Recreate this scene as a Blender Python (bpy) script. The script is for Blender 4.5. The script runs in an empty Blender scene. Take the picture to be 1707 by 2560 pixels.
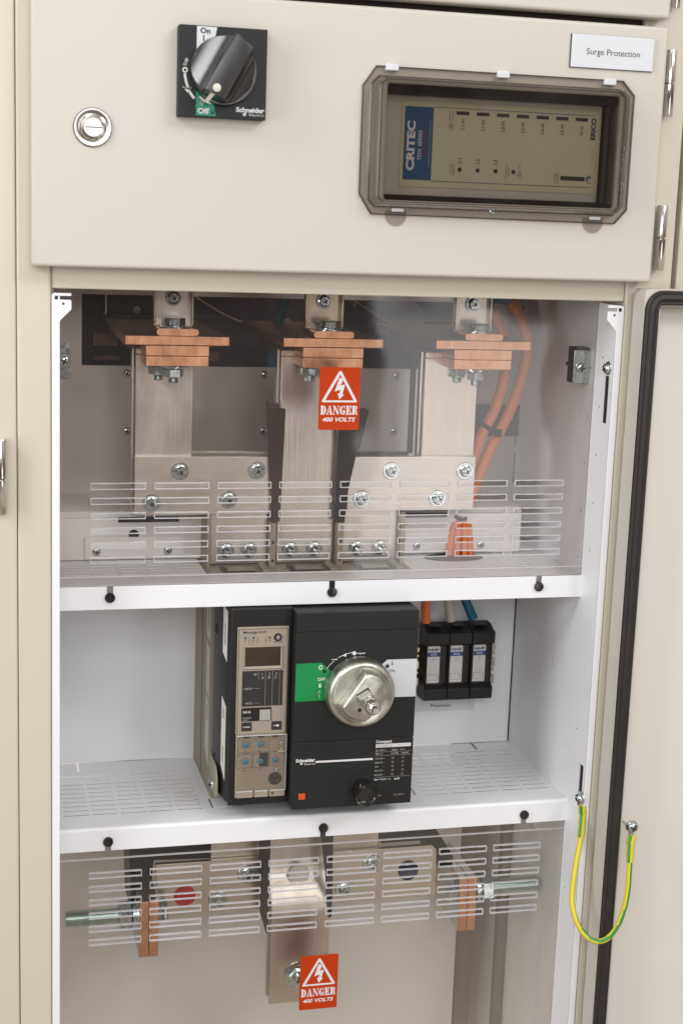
import bpy, bmesh, math, random
from mathutils import Vector, Matrix
random.seed(7)
S = 0.001                      # all lengths below are millimetres
scene = bpy.context.scene
COL = scene.collection

# ------------------------------------------------------------------ camera
cam = bpy.data.cameras.new('camera'); camo = bpy.data.objects.new('camera', cam); COL.objects.link(camo)
R_ = Vector((0.96986501, -0.24105844, 0.03539345)); D_ = Vector((-0.01224836, -0.19332369, -0.98105858)); F_ = Vector((0.24333484, 0.95106087, -0.19045046))
m = Matrix.Identity(4)
for i in range(3):
    m[i][0] = R_[i]; m[i][1] = -D_[i]; m[i][2] = -F_[i]
m[0][3], m[1][3], m[2][3] = -83.442*S, -1449.662*S, 73.590*S
camo.matrix_world = m
cam.sensor_fit = 'VERTICAL'; cam.sensor_height = 36; cam.sensor_width = 24; cam.lens = 53.127
cam.clip_start = 0.02; cam.clip_end = 100
cam.dof.use_dof = True; cam.dof.focus_distance = 1.60; cam.dof.aperture_fstop = 8
scene.camera = camo

# ------------------------------------------------------------------ light
w = bpy.data.worlds.new('World'); scene.world = w; w.use_nodes = True
nt = w.node_tree; nt.nodes.clear()
wo = nt.nodes.new('ShaderNodeOutputWorld'); bg = nt.nodes.new('ShaderNodeBackground')
tc = nt.nodes.new('ShaderNodeTexCoord'); sp = nt.nodes.new('ShaderNodeSeparateXYZ')
rp = nt.nodes.new('ShaderNodeValToRGB'); ns = nt.nodes.new('ShaderNodeTexNoise')
mp = nt.nodes.new('ShaderNodeMapping'); mp.inputs['Scale'].default_value = (1.7, 1.7, 0.9)
ns.inputs['Scale'].default_value = 2.6; ns.inputs['Detail'].default_value = 4; ns.inputs['Roughness'].default_value = 0.6; ns.inputs['Distortion'].default_value = 0.6
rn = nt.nodes.new('ShaderNodeValToRGB')
mr = nt.nodes.new('ShaderNodeMapRange'); mr.inputs[1].default_value = -1; mr.inputs[2].default_value = 1
rp.color_ramp.elements[0].position = 0.22; rp.color_ramp.elements[0].color = (0.62, 0.55, 0.46, 1)
rp.color_ramp.elements[1].position = 0.80; rp.color_ramp.elements[1].color = (0.92, 0.88, 0.83, 1)
for pos, c in ((0.375, (0.56, 0.50, 0.46, 1)), (0.425, (0.17, 0.13, 0.13, 1)), (0.475, (0.15, 0.115, 0.12, 1)), (0.535, (0.46, 0.42, 0.38, 1))):
    e = rp.color_ramp.elements.new(pos); e.color = c
rn.color_ramp.elements[0].position = 0.40; rn.color_ramp.elements[0].color = (0.22, 0.18, 0.17, 1)
rn.color_ramp.elements[1].position = 0.62; rn.color_ramp.elements[1].color = (1.75, 1.72, 1.72, 1)
q = rn.color_ramp.elements.new(0.47); q.color = (0.55, 0.46, 0.42, 1)
q = rn.color_ramp.elements.new(0.52); q.color = (1.0, 1.0, 1.02, 1)
mx = nt.nodes.new('ShaderNodeMix'); mx.data_type = 'RGBA'; mx.blend_type = 'MULTIPLY'; mx.inputs[0].default_value = 0.95
L = nt.links.new
L(tc.outputs['Generated'], sp.inputs[0]); L(sp.outputs['Z'], mr.inputs[0]); L(mr.outputs[0], rp.inputs[0])
L(tc.outputs['Generated'], mp.inputs['Vector']); L(mp.outputs[0], ns.inputs['Vector']); L(ns.outputs['Fac'], rn.inputs[0])
L(rp.outputs[0], mx.inputs[6]); L(rn.outputs[0], mx.inputs[7]); L(mx.outputs[2], bg.inputs[0])
bg.inputs[1].default_value = 0.85; L(bg.outputs[0], wo.inputs[0])

def area(name, loc, target, sx, sy, power, color):
    l = bpy.data.lights.new(name, 'AREA'); l.shape = 'RECTANGLE'; l.size = sx; l.size_y = sy; l.energy = power; l.color = color
    o = bpy.data.objects.new(name, l); COL.objects.link(o); o.location = loc
    o.rotation_euler = (Vector(target)-Vector(loc)).to_track_quat('-Z', 'Y').to_euler()
    return o
area('ceiling_lamp', (-0.45, -1.9, 2.1), (0.25, 0, -0.2), 1.3, 0.5, 5, (0.98, 0.985, 1.0))
area('ceiling_lamp', (1.5, -1.9, 1.4), (0.6, 0, -0.5), 1.2, 0.6, 27, (0.98, 0.985, 1.0))
area('front_fill', (-0.15, -2.2, 0.55), (0.36, 0, -0.5), 1.3, 0.7, 19.5, (0.97, 0.98, 1.0))  # unseen frontal fill, added to light the bays
area('added_side_light', (-1.75, -0.95, 1.35), (0.4, 0, -0.3), 0.55, 0.9, 22, (0.95, 0.975, 1.0))  # unseen lamp added at upper left, set to the knob flank's highlight
area('added_side_light', (-2.0, -1.15, -0.05), (0.5, 0.1, -0.3), 0.7, 0.9, 17, (0.96, 0.98, 1.0))  # unseen lower fill, added to brighten the right inner walls
area('added_side_light', (1.42, -2.9, -0.62), (0.44, 0, -0.15), 0.60, 0.9, 5.5, (0.98, 0.98, 1.0))  # unseen panel added at right, sized for the right busbar to mirror
scene.view_settings.view_transform = 'Standard'; scene.view_settings.look = 'None'
scene.view_settings.exposure = -0.07; scene.view_settings.gamma = 1
scene.cycles.transparent_max_bounces = 32; scene.cycles.max_bounces = 10

# ------------------------------------------------------------------ materials
def srgb(r, g, b):
    f = lambda c: (c/255/12.92) if c <= 10.3 else (((c/255)+0.055)/1.055)**2.4
    return (f(r), f(g), f(b), 1)
MATS = {}
def mat(name, color, rough=0.5, metal=0.0, noise=None, bump=None, var=None, coat=0, spec=0.5, rvar=0.0):
    """noise=(scale, (sx,sy,sz)) pattern; var=second colour; bump=(scale,strength)"""
    m = bpy.data.materials.new(name); m.use_nodes = True; nt = m.node_tree; b = nt.nodes['Principled BSDF']
    b.inputs['Base Color'].default_value = color; b.inputs['Roughness'].default_value = rough; b.inputs['Metallic'].default_value = metal
    b.inputs['Coat Weight'].default_value = coat; b.inputs['Specular IOR Level'].default_value = spec
    tc = nt.nodes.new('ShaderNodeTexCoord')
    if noise:
        mp = nt.nodes.new('ShaderNodeMapping'); mp.inputs['Scale'].default_value = noise[1]
        n = nt.nodes.new('ShaderNodeTexNoise'); n.inputs['Scale'].default_value = noise[0]; n.inputs['Detail'].default_value = 6; n.inputs['Roughness'].default_value = 0.65
        nt.links.new(tc.outputs['Object'], mp.inputs[0]); nt.links.new(mp.outputs[0], n.inputs['Vector'])
        if var:
            r = nt.nodes.new('ShaderNodeValToRGB'); r.color_ramp.elements[0].position = 0.34; r.color_ramp.elements[1].position = 0.66
            r.color_ramp.elements[0].color = var; r.color_ramp.elements[1].color = color
            nt.links.new(n.outputs['Fac'], r.inputs[0]); nt.links.new(r.outputs[0], b.inputs['Base Color'])
        if rvar:
            mr = nt.nodes.new('ShaderNodeMapRange'); mr.inputs[1].default_value = 0.3; mr.inputs[2].default_value = 0.7
            mr.inputs[3].default_value = rough-rvar; mr.inputs[4].default_value = rough+rvar
            nt.links.new(n.outputs['Fac'], mr.inputs[0]); nt.links.new(mr.outputs[0], b.inputs['Roughness'])
    if bump:
        n2 = nt.nodes.new('ShaderNodeTexNoise'); n2.inputs['Scale'].default_value = bump[0]; n2.inputs['Detail'].default_value = 3
        if len(bump) > 2:
            mp2 = nt.nodes.new('ShaderNodeMapping'); mp2.inputs['Scale'].default_value = bump[2]
            nt.links.new(tc.outputs['Object'], mp2.inputs[0]); nt.links.new(mp2.outputs[0], n2.inputs['Vector'])
        else: nt.links.new(tc.outputs['Object'], n2.inputs['Vector'])
        bp = nt.nodes.new('ShaderNodeBump'); bp.inputs['Strength'].default_value = bump[1]; bp.inputs['Distance'].default_value = 0.0004
        nt.links.new(n2.outputs['Fac'], bp.inputs['Height']); nt.links.new(bp.outputs[0], b.inputs['Normal'])
    MATS[name] = m; return m
def glass(name, tint, rough=0.02, ior=1.55, haze=0.0, hazecol=(0.8, 0.8, 0.8, 1), streak=True):
    m = bpy.data.materials.new(name); m.use_nodes = True; nt = m.node_tree; nt.nodes.clear()
    o = nt.nodes.new('ShaderNodeOutputMaterial'); t = nt.nodes.new('ShaderNodeBsdfTransparent'); g = nt.nodes.new('ShaderNodeBsdfGlossy')
    f = nt.nodes.new('ShaderNodeFresnel'); ge = nt.nodes.new('ShaderNodeNewGeometry'); io = nt.nodes.new('ShaderNodeMapRange')
    io.inputs[3].default_value = ior; io.inputs[4].default_value = 1/ior      # same reflectance from either side of the sheet
    nt.links.new(ge.outputs['Backfacing'], io.inputs[0]); nt.links.new(io.outputs[0], f.inputs[0]); mx = nt.nodes.new('ShaderNodeMixShader')
    t.inputs[0].default_value = tint; g.inputs['Roughness'].default_value = rough
    # the sheet is slightly wavy, which smears what it mirrors
    tc = nt.nodes.new('ShaderNodeTexCoord'); n2 = nt.nodes.new('ShaderNodeTexNoise'); n2.inputs['Scale'].default_value = 5
    bp = nt.nodes.new('ShaderNodeBump'); bp.inputs['Strength'].default_value = 0.25; bp.inputs['Distance'].default_value = 0.01
    nt.links.new(tc.outputs['Object'], n2.inputs['Vector']); nt.links.new(n2.outputs['Fac'], bp.inputs['Height']); nt.links.new(bp.outputs[0], g.inputs['Normal'])
    nt.links.new(f.outputs[0], mx.inputs[0]); nt.links.new(t.outputs[0], mx.inputs[1]); nt.links.new(g.outputs[0], mx.inputs[2])
    last = mx
    if haze:
        d = nt.nodes.new('ShaderNodeBsdfDiffuse'); d.inputs[0].default_value = hazecol; m2 = nt.nodes.new('ShaderNodeMixShader'); m2.inputs[0].default_value = haze
        nt.links.new(mx.outputs[0], m2.inputs[1]); nt.links.new(d.outputs[0], m2.inputs[2]); last = m2
    nt.links.new(last.outputs[0], o.inputs[0]); MATS[name] = m; return m

BEIGE = mat('beige_paint', (0.575, 0.545, 0.485, 1), 0.42, bump=(900, 0.10), noise=(2.2, (1, 1, 1)), var=(0.565, 0.535, 0.47, 1))
WHITE = mat('white_paint', (0.83, 0.84, 0.862, 1), 0.42, bump=(900, 0.08), noise=(3, (1, 1, 1)), var=(0.80, 0.81, 0.83, 1))
GALV = mat('back_plate_paint', (0.84, 0.83, 0.81, 1), 0.40, noise=(7, (1, 1, 0.5)), var=(0.76, 0.745, 0.725, 1), bump=(700, 0.08))
DARK = mat('dark_void', (0.012, 0.011, 0.011, 1), 0.8)
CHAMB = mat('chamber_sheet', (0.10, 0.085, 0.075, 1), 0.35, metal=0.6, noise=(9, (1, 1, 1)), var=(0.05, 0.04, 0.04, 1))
BLACK = mat('black_plastic', (0.014, 0.0135, 0.013, 1), 0.42, bump=(2500, 0.12), spec=0.35)
GBLACK = mat('gloss_black_plastic', (0.012, 0.011, 0.011, 1), 0.16)
KNOBBLK = mat('knob_black_plastic', (0.014, 0.013, 0.013, 1), 0.25, bump=(1500, 0.04), spec=1.0)
ANTH = mat('anthracite_plastic', (0.014, 0.0165, 0.016, 1), 0.55, bump=(3500, 0.25), spec=0.35, noise=(900, (1, 1, 1)), var=(0.011, 0.013, 0.0125, 1))
RUBBER = mat('black_rubber', (0.014, 0.012, 0.011, 1), 0.55, bump=(60, 0.5, (20, 1, 1)), noise=(30, (1, 1, 1)), var=(0.024, 0.019, 0.017, 1))
BROWN = mat('brown_rubber', (0.045, 0.028, 0.022, 1), 0.6, noise=(60, (4, 1, 1)), var=(0.028, 0.017, 0.014, 1))
CREAM = mat('beige_plastic', (0.33, 0.285, 0.215, 1), 0.5, bump=(2000, 0.1), noise=(35, (1, 1, 1)), var=(0.30, 0.255, 0.19, 1))
TRIP = mat('taupe_plastic', (0.335, 0.285, 0.225, 1), 0.45, bump=(2500, 0.15))
TRIP2 = mat('olive_grey_plastic', (0.29, 0.26, 0.20, 1), 0.5)
COPPER = mat('copper', (0.93, 0.54, 0.325, 1), 0.36, 1.0, noise=(75, (1, 1, 0.5)), var=(0.64, 0.32, 0.17, 1), bump=(1500, 0.35, (1, 1, 0.12)), rvar=0.10)
COPSIDE = COPPER
ALU = mat('tinned_bar', (0.76, 0.725, 0.67, 1), 0.33, 1.0, noise=(20, (1, 1, 0.5)), var=(0.56, 0.515, 0.455, 1), bump=(420, 0.34, (1, 1, 0.03)), rvar=0.05)
ALUH = mat('tinned_joint_plate', (0.76, 0.725, 0.67, 1), 0.32, 1.0, noise=(18, (0.5, 1, 1)), var=(0.60, 0.555, 0.495, 1), bump=(420, 0.30, (0.04, 1, 1)), rvar=0.05)
BRASS = mat('yellow_passivated_bracket', (0.66, 0.60, 0.46, 1), 0.30, 1.0, noise=(40, (1, 1, 1)), var=(0.46, 0.40, 0.29, 1), rvar=0.08)
ZINC = mat('zinc_plated_steel', (0.66, 0.72, 0.72, 1), 0.22, 1.0, noise=(260, (1, 1, 1)), var=(0.46, 0.53, 0.53, 1), rvar=0.08)
ZGREEN = mat('zinc_plated_thread', (0.62, 0.74, 0.71, 1), 0.25, 1.0, noise=(120, (1, 1, 1)), var=(0.46, 0.56, 0.53, 1))
CAST = mat('passivated_steel_knob', (0.64, 0.64, 0.585, 1), 0.38, 1.0, noise=(70, (1, 1, 1)), var=(0.46, 0.46, 0.39, 1), bump=(300, 0.12), rvar=0.10)
CHROME = mat('chrome', (0.74, 0.72, 0.69, 1), 0.13, 1.0, noise=(60, (1, 1, 0.2)), var=(0.68, 0.66, 0.63, 1))
CROSS = mat('screw_recess', (0.02, 0.016, 0.015, 1), 0.5)
ORANGE = mat('orange_cable', (0.76, 0.19, 0.045, 1), 0.45, noise=(25, (1, 1, 1)), var=(0.70, 0.165, 0.04, 1))
WIREW = mat('white_cable', (0.50, 0.45, 0.38, 1), 0.5)
TEALC = mat('teal_cable', (0.0, 0.24, 0.36, 1), 0.5)
BLUE = mat('blue_cable', (0.002, 0.11, 0.19, 1), 0.45)
YEL = mat('yellow_insulation', (0.66, 0.56, 0.03, 1), 0.35)
GRN = mat('green_insulation', (0.04, 0.26, 0.05, 1), 0.35)
PRW = mat('white_print', (0.66, 0.66, 0.66, 1), 0.6)
PRG = mat('grey_print', (0.36, 0.35, 0.33, 1), 0.6)
PRK = mat('black_print', (0.022, 0.02, 0.02, 1), 0.6)
PRB = mat('navy_print', (0.014, 0.045, 0.13, 1), 0.6)
LABW = mat('label_paper', (0.62, 0.60, 0.58, 1), 0.5)
LABB = mat('label_blue', (0.006, 0.05, 0.21, 1), 0.5)
PLATE = mat('nameplate_white', (0.66, 0.68, 0.71, 1), 0.30)
GREEN = mat('green_label', (0.0, 0.24, 0.055, 1), 0.45)
TEAL = mat('teal_label', (0.0, 0.22, 0.12, 1), 0.4)
SKYW = mat('white_label', (0.60, 0.62, 0.64, 1), 0.4)
DRED = mat('danger_red', (0.47, 0.040, 0.002, 1), 0.5, spec=0.2)
DWHT = mat('danger_white', (0.72, 0.70, 0.70, 1), 0.5)
KHAKI = mat('panel_khaki', (0.60, 0.56, 0.38, 1), 0.5)
PANB = mat('panel_blue', (0.006, 0.075, 0.19, 1), 0.5)
PANM = mat('panel_magenta', (0.16, 0.03, 0.16, 1), 0.5)
DIALB = mat('dial_blue', (0.03, 0.27, 0.46, 1), 0.4)
PINW = mat('ivory_pin', (0.66, 0.63, 0.55, 1), 0.4)
LCD = mat('lcd_glass', (0.060, 0.045, 0.028, 1), 0.12, noise=(26, (0.5, 1, 1)), var=(0.030, 0.022, 0.016, 1))
SATIN = mat('satin_chrome', (0.40, 0.385, 0.365, 1), 0.2, 1.0, noise=(300, (1, 1, 1)), var=(0.34, 0.325, 0.31, 1))
FRAME = mat('frame_paint_warm_lit', (0.61, 0.565, 0.465, 1), 0.42, bump=(900, 0.10), noise=(2.2, (1, 1, 1)), var=(0.60, 0.55, 0.45, 1))  # door beige turned yellower, standing for warmer light on the frame
SMEDGE = glass('edge_reflection_tint', (0.58, 0.55, 0.53, 1), haze=0.2, hazecol=(0.20, 0.18, 0.17, 1))  # darker tint imitates internal reflections along the cover's edges
ORANGE2 = mat('peach_orange_cable', (0.76, 0.25, 0.095, 1), 0.45, noise=(25, (1, 1, 1)), var=(0.70, 0.22, 0.08, 1))
GALV2 = mat('galvanised_plate', (0.66, 0.63, 0.60, 1), 0.36, 0.75, noise=(9, (1, 1, 0.6)), var=(0.56, 0.53, 0.50, 1), rvar=0.04)
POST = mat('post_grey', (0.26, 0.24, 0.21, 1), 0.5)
PALE = mat('door_inside_lit', (0.72, 0.69, 0.63, 1), 0.42, bump=(900, 0.10))  # door beige lightened, standing for the light on the open door's inside
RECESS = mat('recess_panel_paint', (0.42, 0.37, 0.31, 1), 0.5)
DARKCU = mat('dark_copper', (0.26, 0.16, 0.12, 1), 0.5, 0.5)  # darker copper for the bar ends in the chamber
ORB = mat('orange_button', (0.62, 0.075, 0.01, 1), 0.4)
CLEAR = glass('clear_sheet', (0.94, 0.925, 0.915, 1), rough=0.05, ior=1.42, haze=0.010)
CLEAR2 = glass('clear_sheet_lower', (0.945, 0.93, 0.91, 1), rough=0.05, ior=1.45, haze=0.008)
CUT = glass('cut_sheet_edge', (0.90, 0.90, 0.92, 1), haze=0.46, hazecol=(0.88, 0.88, 0.92, 1))
SMOKE = glass('smoked_cover', (0.74, 0.725, 0.71, 1), haze=0.003, hazecol=(0.3, 0.27, 0.25, 1))
SMOKER = glass('smoked_flange', (0.89, 0.87, 0.85, 1), haze=0.05, hazecol=(0.40, 0.39, 0.39, 1))
CLEAR3 = glass('clear_small_cover', (0.93, 0.92, 0.90, 1), haze=0.02)
SHCLR = glass('grey_clear_disc', (0.52, 0.48, 0.45, 1), haze=0.25, hazecol=(0.2, 0.18, 0.17, 1))

# ------------------------------------------------------------------ mesh builder
class MB:
    def __init__(s): s.v = []; s.f = []; s.mi = []; s.cur = 0
    def add(s, vs, fs):
        b = len(s.v); s.v += [tuple(p) for p in vs]; s.f += [tuple(i+b for i in f) for f in fs]; s.mi += [s.cur]*len(fs); return s
    def box(s, x0, x1, y0, y1, z0, z1):
        vs = [(x, y, z) for x in (x0, x1) for y in (y0, y1) for z in (z0, z1)]
        return s.add(vs, [(0, 1, 3, 2), (4, 6, 7, 5), (0, 4, 5, 1), (2, 3, 7, 6), (0, 2, 6, 4), (1, 5, 7, 3)])
    def prism(s, poly, a, b, mp=None):
        """poly in (u,v); extruded w from a to b; default u=x v=z w=y"""
        mp = mp or (lambda u, v, w: (u, w, v)); n = len(poly)
        ar = sum(poly[i][0]*poly[(i+1) % n][1]-poly[(i+1) % n][0]*poly[i][1] for i in range(n))
        if ar < 0: poly = poly[::-1]
        vs = [mp(u, v, a) for u, v in poly]+[mp(u, v, b) for u, v in poly]
        fs = [tuple(range(n)), tuple(range(2*n-1, n-1, -1))]+[(i, i+n, (i+1) % n+n, (i+1) % n) for i in range(n)]
        return s.add(vs, fs)
    def lathe(s, o, d, prof, n=24, ph=0.0):
        o = Vector(o); d = Vector(d).normalized(); t = Vector((0, 0, 1)) if abs(d.z) < 0.9 else Vector((1, 0, 0))
        a = d.cross(t).normalized(); b = d.cross(a); vs = []; fs = []
        for r, h in prof:
            for k in range(n):
                q = ph+2*math.pi*k/n; vs.append(o+d*h+(a*math.cos(q)+b*math.sin(q))*r)
        for j in range(len(prof)-1):
            for k in range(n):
                fs.append((j*n+k, j*n+(k+1) % n, (j+1)*n+(k+1) % n, (j+1)*n+k))
        if prof[0][0] > 0: fs.append(tuple(range(n-1, -1, -1)))
        if prof[-1][0] > 0: fs.append(tuple((len(prof)-1)*n+k for k in range(n)))
        return s.add(vs, fs)
    def tube(s, pts, r, n=14, stripe=None, rr=None):
        P = [Vector(p) for p in pts]; up = Vector((0, 1, 0)); vs = []; fs = []; mi = []
        t0 = (P[1]-P[0]).normalized(); a = t0.cross(up)
        if a.length < 1e-3: a = t0.cross(Vector((1, 0, 0)))
        a.normalize()
        for i, p in enumerate(P):
            t = (P[min(i+1, len(P)-1)]-P[max(i-1, 0)]).normalized(); a = (a-t*a.dot(t)).normalized(); b = t.cross(a); ri = rr[i] if rr else r
            for k in range(n):
                q = 2*math.pi*k/n; vs.append(p+(a*math.cos(q)+b*math.sin(q))*ri)
        base = len(s.f)
        for i in range(len(P)-1):
            for k in range(n): fs.append((i*n+k, (i+1)*n+k, (i+1)*n+(k+1) % n, i*n+(k+1) % n)); mi.append(stripe(k, i/(len(P)-1)) if stripe else 0)
        fs.append(tuple(range(n))); fs.append(tuple((len(P)-1)*n+k for k in range(n-1, -1, -1))); mi += [0, 0]
        s.add(vs, fs)
        if stripe: s.mi[base:] = mi
        return s
    def plate(s, U, V, holes, w0, w1, mp=None):
        """flat sheet U x V with rectangular holes [(u0,u1,v0,v1)], real openings"""
        mp = mp or (lambda u, v, w: (u, w, v))
        us = sorted(set([U[0], U[1]]+[min(max(h[i], U[0]), U[1]) for h in holes for i in (0, 1)]))
        vs_ = sorted(set([V[0], V[1]]+[min(max(h[i], V[0]), V[1]) for h in holes for i in (2, 3)]))
        nu, nv = len(us)-1, len(vs_)-1
        def full(i, j):
            if i < 0 or j < 0 or i >= nu or j >= nv: return False
            cu, cv = (us[i]+us[i+1])/2, (vs_[j]+vs_[j+1])/2
            return not any(h[0] < cu < h[1] and h[2] < cv < h[3] for h in holes)
        idx = {}; vv = []; ff = []
        def V_(i, j, k):
            if (i, j, k) not in idx: idx[(i, j, k)] = len(vv); vv.append(mp(us[i], vs_[j], (w0, w1)[k]))
            return idx[(i, j, k)]
        for i in range(nu):
            for j in range(nv):
                if not full(i, j): continue
                ff.append((V_(i, j, 0), V_(i+1, j, 0), V_(i+1, j+1, 0), V_(i, j+1, 0)))
                ff.append((V_(i, j, 1), V_(i, j+1, 1), V_(i+1, j+1, 1), V_(i+1, j, 1)))
                if not full(i-1, j): ff.append((V_(i, j, 0), V_(i, j+1, 0), V_(i, j+1, 1), V_(i, j, 1)))
                if not full(i+1, j): ff.append((V_(i+1, j, 0), V_(i+1, j, 1), V_(i+1, j+1, 1), V_(i+1, j+1, 0)))
                if not full(i, j-1): ff.append((V_(i, j, 0), V_(i, j, 1), V_(i+1, j, 1), V_(i+1, j, 0)))
                if not full(i, j+1): ff.append((V_(i, j+1, 0), V_(i+1, j+1, 0), V_(i+1, j+1, 1), V_(i, j+1, 1)))
        return s.add(vv, ff)
    def mesh(s, name, mats, org=(0, 0, 0)):
        me = bpy.data.meshes.new(name)
        me.from_pydata([((x-org[0])*S, (y-org[1])*S, (z-org[2])*S) for x, y, z in s.v], [], s.f)
        for m in (mats if isinstance(mats, (list, tuple)) else [mats]): me.materials.append(m)
        if any(s.mi): me.polygons.foreach_set('material_index', s.mi)
        me.validate(); me.update()
        b = bmesh.new(); b.from_mesh(me); bmesh.ops.recalc_face_normals(b, faces=b.faces[:]); b.to_mesh(me); b.free(); return me

WL = {}                                        # world origin (mm) of every object
def link(name, me, parent=None, at=None):
    o = bpy.data.objects.new(name, me); COL.objects.link(o)
    p = WL[parent.name] if parent else (0, 0, 0); at = at if at is not None else p
    o.parent = parent; o.location = [(at[i]-p[i])*S for i in range(3)]; WL[o.name] = tuple(at); return o
def smooth(me, ang=40):
    me.shade_smooth() if hasattr(me, 'shade_smooth') else None
    try: me.set_sharp_from_angle(angle=math.radians(ang))
    except Exception: pass
def build(mb, name, m, parent=None, bevel=0, seg=2, sm=True, org=None):
    org = org or (WL[parent.name] if parent else (0, 0, 0))
    me = mb.mesh(name, m, org)
    if sm: smooth(me)
    o = link(name, me, parent, org)
    if bevel:
        b = o.modifiers.new('bevel', 'BEVEL'); b.width = bevel*S; b.segments = seg; b.limit_method = 'ANGLE'; b.angle_limit = math.radians(35); b.harden_normals = False
    return o
def tag(o, label, cat, group=None, kind=None):
    o['label'] = label; o['category'] = cat
    if group: o['group'] = group
    if kind: o['kind'] = kind
    return o
def thing(name, label, cat, at, group=None):
    o = bpy.data.objects.new(name, None); COL.objects.link(o); o.location = [c*S for c in at]; o.empty_display_size = 0.01
    WL[o.name] = tuple(at); return tag(o, label, cat, group)
def bx(name, m, parent, *b, bevel=0.4, **k): return build(MB().box(*b), name, m, parent, bevel=bevel, **k)
def poly(name, m, parent, pts, y0, y1, bevel=0, **k): return build(MB().prism(pts, y0, y1), name, m, parent, bevel=bevel, **k)
def rrect(x0, x1, z0, z1, r, n=4):
    out = []
    for cx, cz, a in ((x1-r, z1-r, 0), (x0+r, z1-r, 90), (x0+r, z0+r, 180), (x1-r, z0+r, 270)):
        for k in range(n+1):
            q = math.radians(a+90*k/n); out.append((cx+r*math.cos(q), cz+r*math.sin(q)))
    return out
def circ(cx, cz, r, n=20): return [(cx+r*math.cos(2*math.pi*k/n), cz+r*math.sin(2*math.pi*k/n)) for k in range(n)]
# flat lettering: mesh glyphs a hair above the surface
_cap = {}
def glyphs(s, bold=0.0, shear=0.0, space=1.0):
    c = bpy.data.curves.new('t', 'FONT'); c.body = s; c.size = 1; c.offset = bold; c.shear = shear; c.space_character = space; c.resolution_u = 3; c.dimensions = '2D'; c.fill_mode = 'FRONT'
    o = bpy.data.objects.new('t', c); me = bpy.data.meshes.new_from_object(o); bpy.data.objects.remove(o); bpy.data.curves.remove(c)
    vs = [(v.co.x, v.co.y) for v in me.vertices]; fs = [tuple(p.vertices) for p in me.polygons]; bpy.data.meshes.remove(me); return vs, fs
def text(s, cx, cz, y, m, parent, h=None, w=None, rot=0, bold=0.0, shear=0.0, space=1.0, up=True, name='lettering', mp=None):
    """h = cap height, w = total width; centred on (cx, cz), facing the viewer"""
    if 'H' not in _cap: g = glyphs('H')[0]; _cap['H'] = max(p[1] for p in g)
    vs, fs = glyphs(s, bold, shear, space)
    if not vs: return None
    xs = [p[0] for p in vs]; x0, x1 = min(xs), max(xs); sc = h/_cap['H'] if h else w/(x1-x0); sx = (w/(x1-x0)) if w else sc
    ca, sa = math.cos(math.radians(rot)), math.sin(math.radians(rot)); out = []
    for u, v in vs:
        u = (u-(x0+x1)/2)*sx; v = (v-_cap['H']/2)*sc; a, b = u*ca-v*sa, u*sa+v*ca
        out.append((cx+a, y, cz+b) if mp is None else mp(cx+a, cz+b))
    mb = MB().add(out, fs); return build(mb, name, m, parent, sm=False)

# shared bolt meshes (axis -Y towards the viewer)
def cached(f, memo={}):
    def g(*a):
        if (f.__name__, a) not in memo: memo[(f.__name__, a)] = f(*a)
        return memo[(f.__name__, a)]
    return g
def cross_poly(r, t): return [(-t, r), (t, r), (t, t), (r, t), (r, -t), (t, -t), (t, -r), (-t, -r), (-t, -t), (-r, -t), (-r, t), (-t, t)]
def rotp(p, a): c, s = math.cos(a), math.sin(a); return [(x*c-y*s, x*s+y*c) for x, y in p]
def put(mb, name, m, sm=True, ang=35): me = mb.mesh(name, m); smooth(me, ang) if sm else None; return me
@cached
def m_washer(r, t): return put(MB().lathe((0, 0, 0), (0, -1, 0), [(r*0.45, 0), (r, 0), (r, t*0.6), (r*0.94, t), (r*0.45, t)], 28), 'washer', ZINC)
@cached
def m_hex(r, t): return put(MB().lathe((0, 0, 0), (0, -1, 0), [(r, 0), (r, t*0.82), (r*0.88, t)], 6, 0.3), 'nut', ZINC, True, 20)
@cached
def m_flange(r, t): return put(MB().lathe((0, 0, 0), (0, -1, 0), [(r, 0), (r, t*0.4), (r*0.8, t)], 24), 'flange', ZINC)
@cached
def m_pan(r, t):
    prof = [(r, 0), (r, t*0.45)]+[(r*math.cos(a), t*(0.45+0.55*math.sin(a))) for a in (0.35, 0.7, 1.05, 1.3)]
    mb = MB().lathe((0, 0, 0), (0, -1, 0), prof, 20); mb.cur = 1
    mb.prism(rotp(cross_poly(r*0.62, r*0.15), 0.3), -t*0.9, -t*1.06); return put(mb, 'screw_head', [ZINC, CROSS])
@cached
def m_stud(r, t):
    prof = [(r, 0)]; k = 1.0
    while k < t-1: prof += [(r*1.0, k), (r*0.88, k+0.5)]; k += 1.0
    prof += [(r*0.85, t)]
    mb = MB().lathe((0, 0, 0), (0, -1, 0), prof, 16); mb.cur = 1; mb.prism(rotp(cross_poly(r*0.7, r*0.22), 0.5), -t+0.3, -t-0.15); return put(mb, 'stud', [ZINC, CROSS])
def rotmesh(me, axis):
    return me
def bolt(parent, x, y, z, rw=8.5, rh=5.4, rs=3.6, ln=9, rot=None, name='bolt'):
    """flange-head bolt seen end-on: stud with washer, flange and nut as its own pieces; y = surface it sits on"""
    b = link(name, m_stud(rs, ln), parent, (x, y-0.2, z))
    if rot is not None: b.rotation_euler = rot
    for nm, me, dy in (('washer', m_washer(rw, 1.4), 0.0), ('flange', m_flange(rh*1.2, 1.6), -1.3), ('nut', m_hex(rh, 4.6), -2.7)):
        c = bpy.data.objects.new(nm, me); COL.objects.link(c); c.parent = b; c.location = (0, dy*S, 0); c.rotation_euler = (0, random.uniform(0, 1), 0); WL[c.name] = (x, y+dy, z)
    return b
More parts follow.
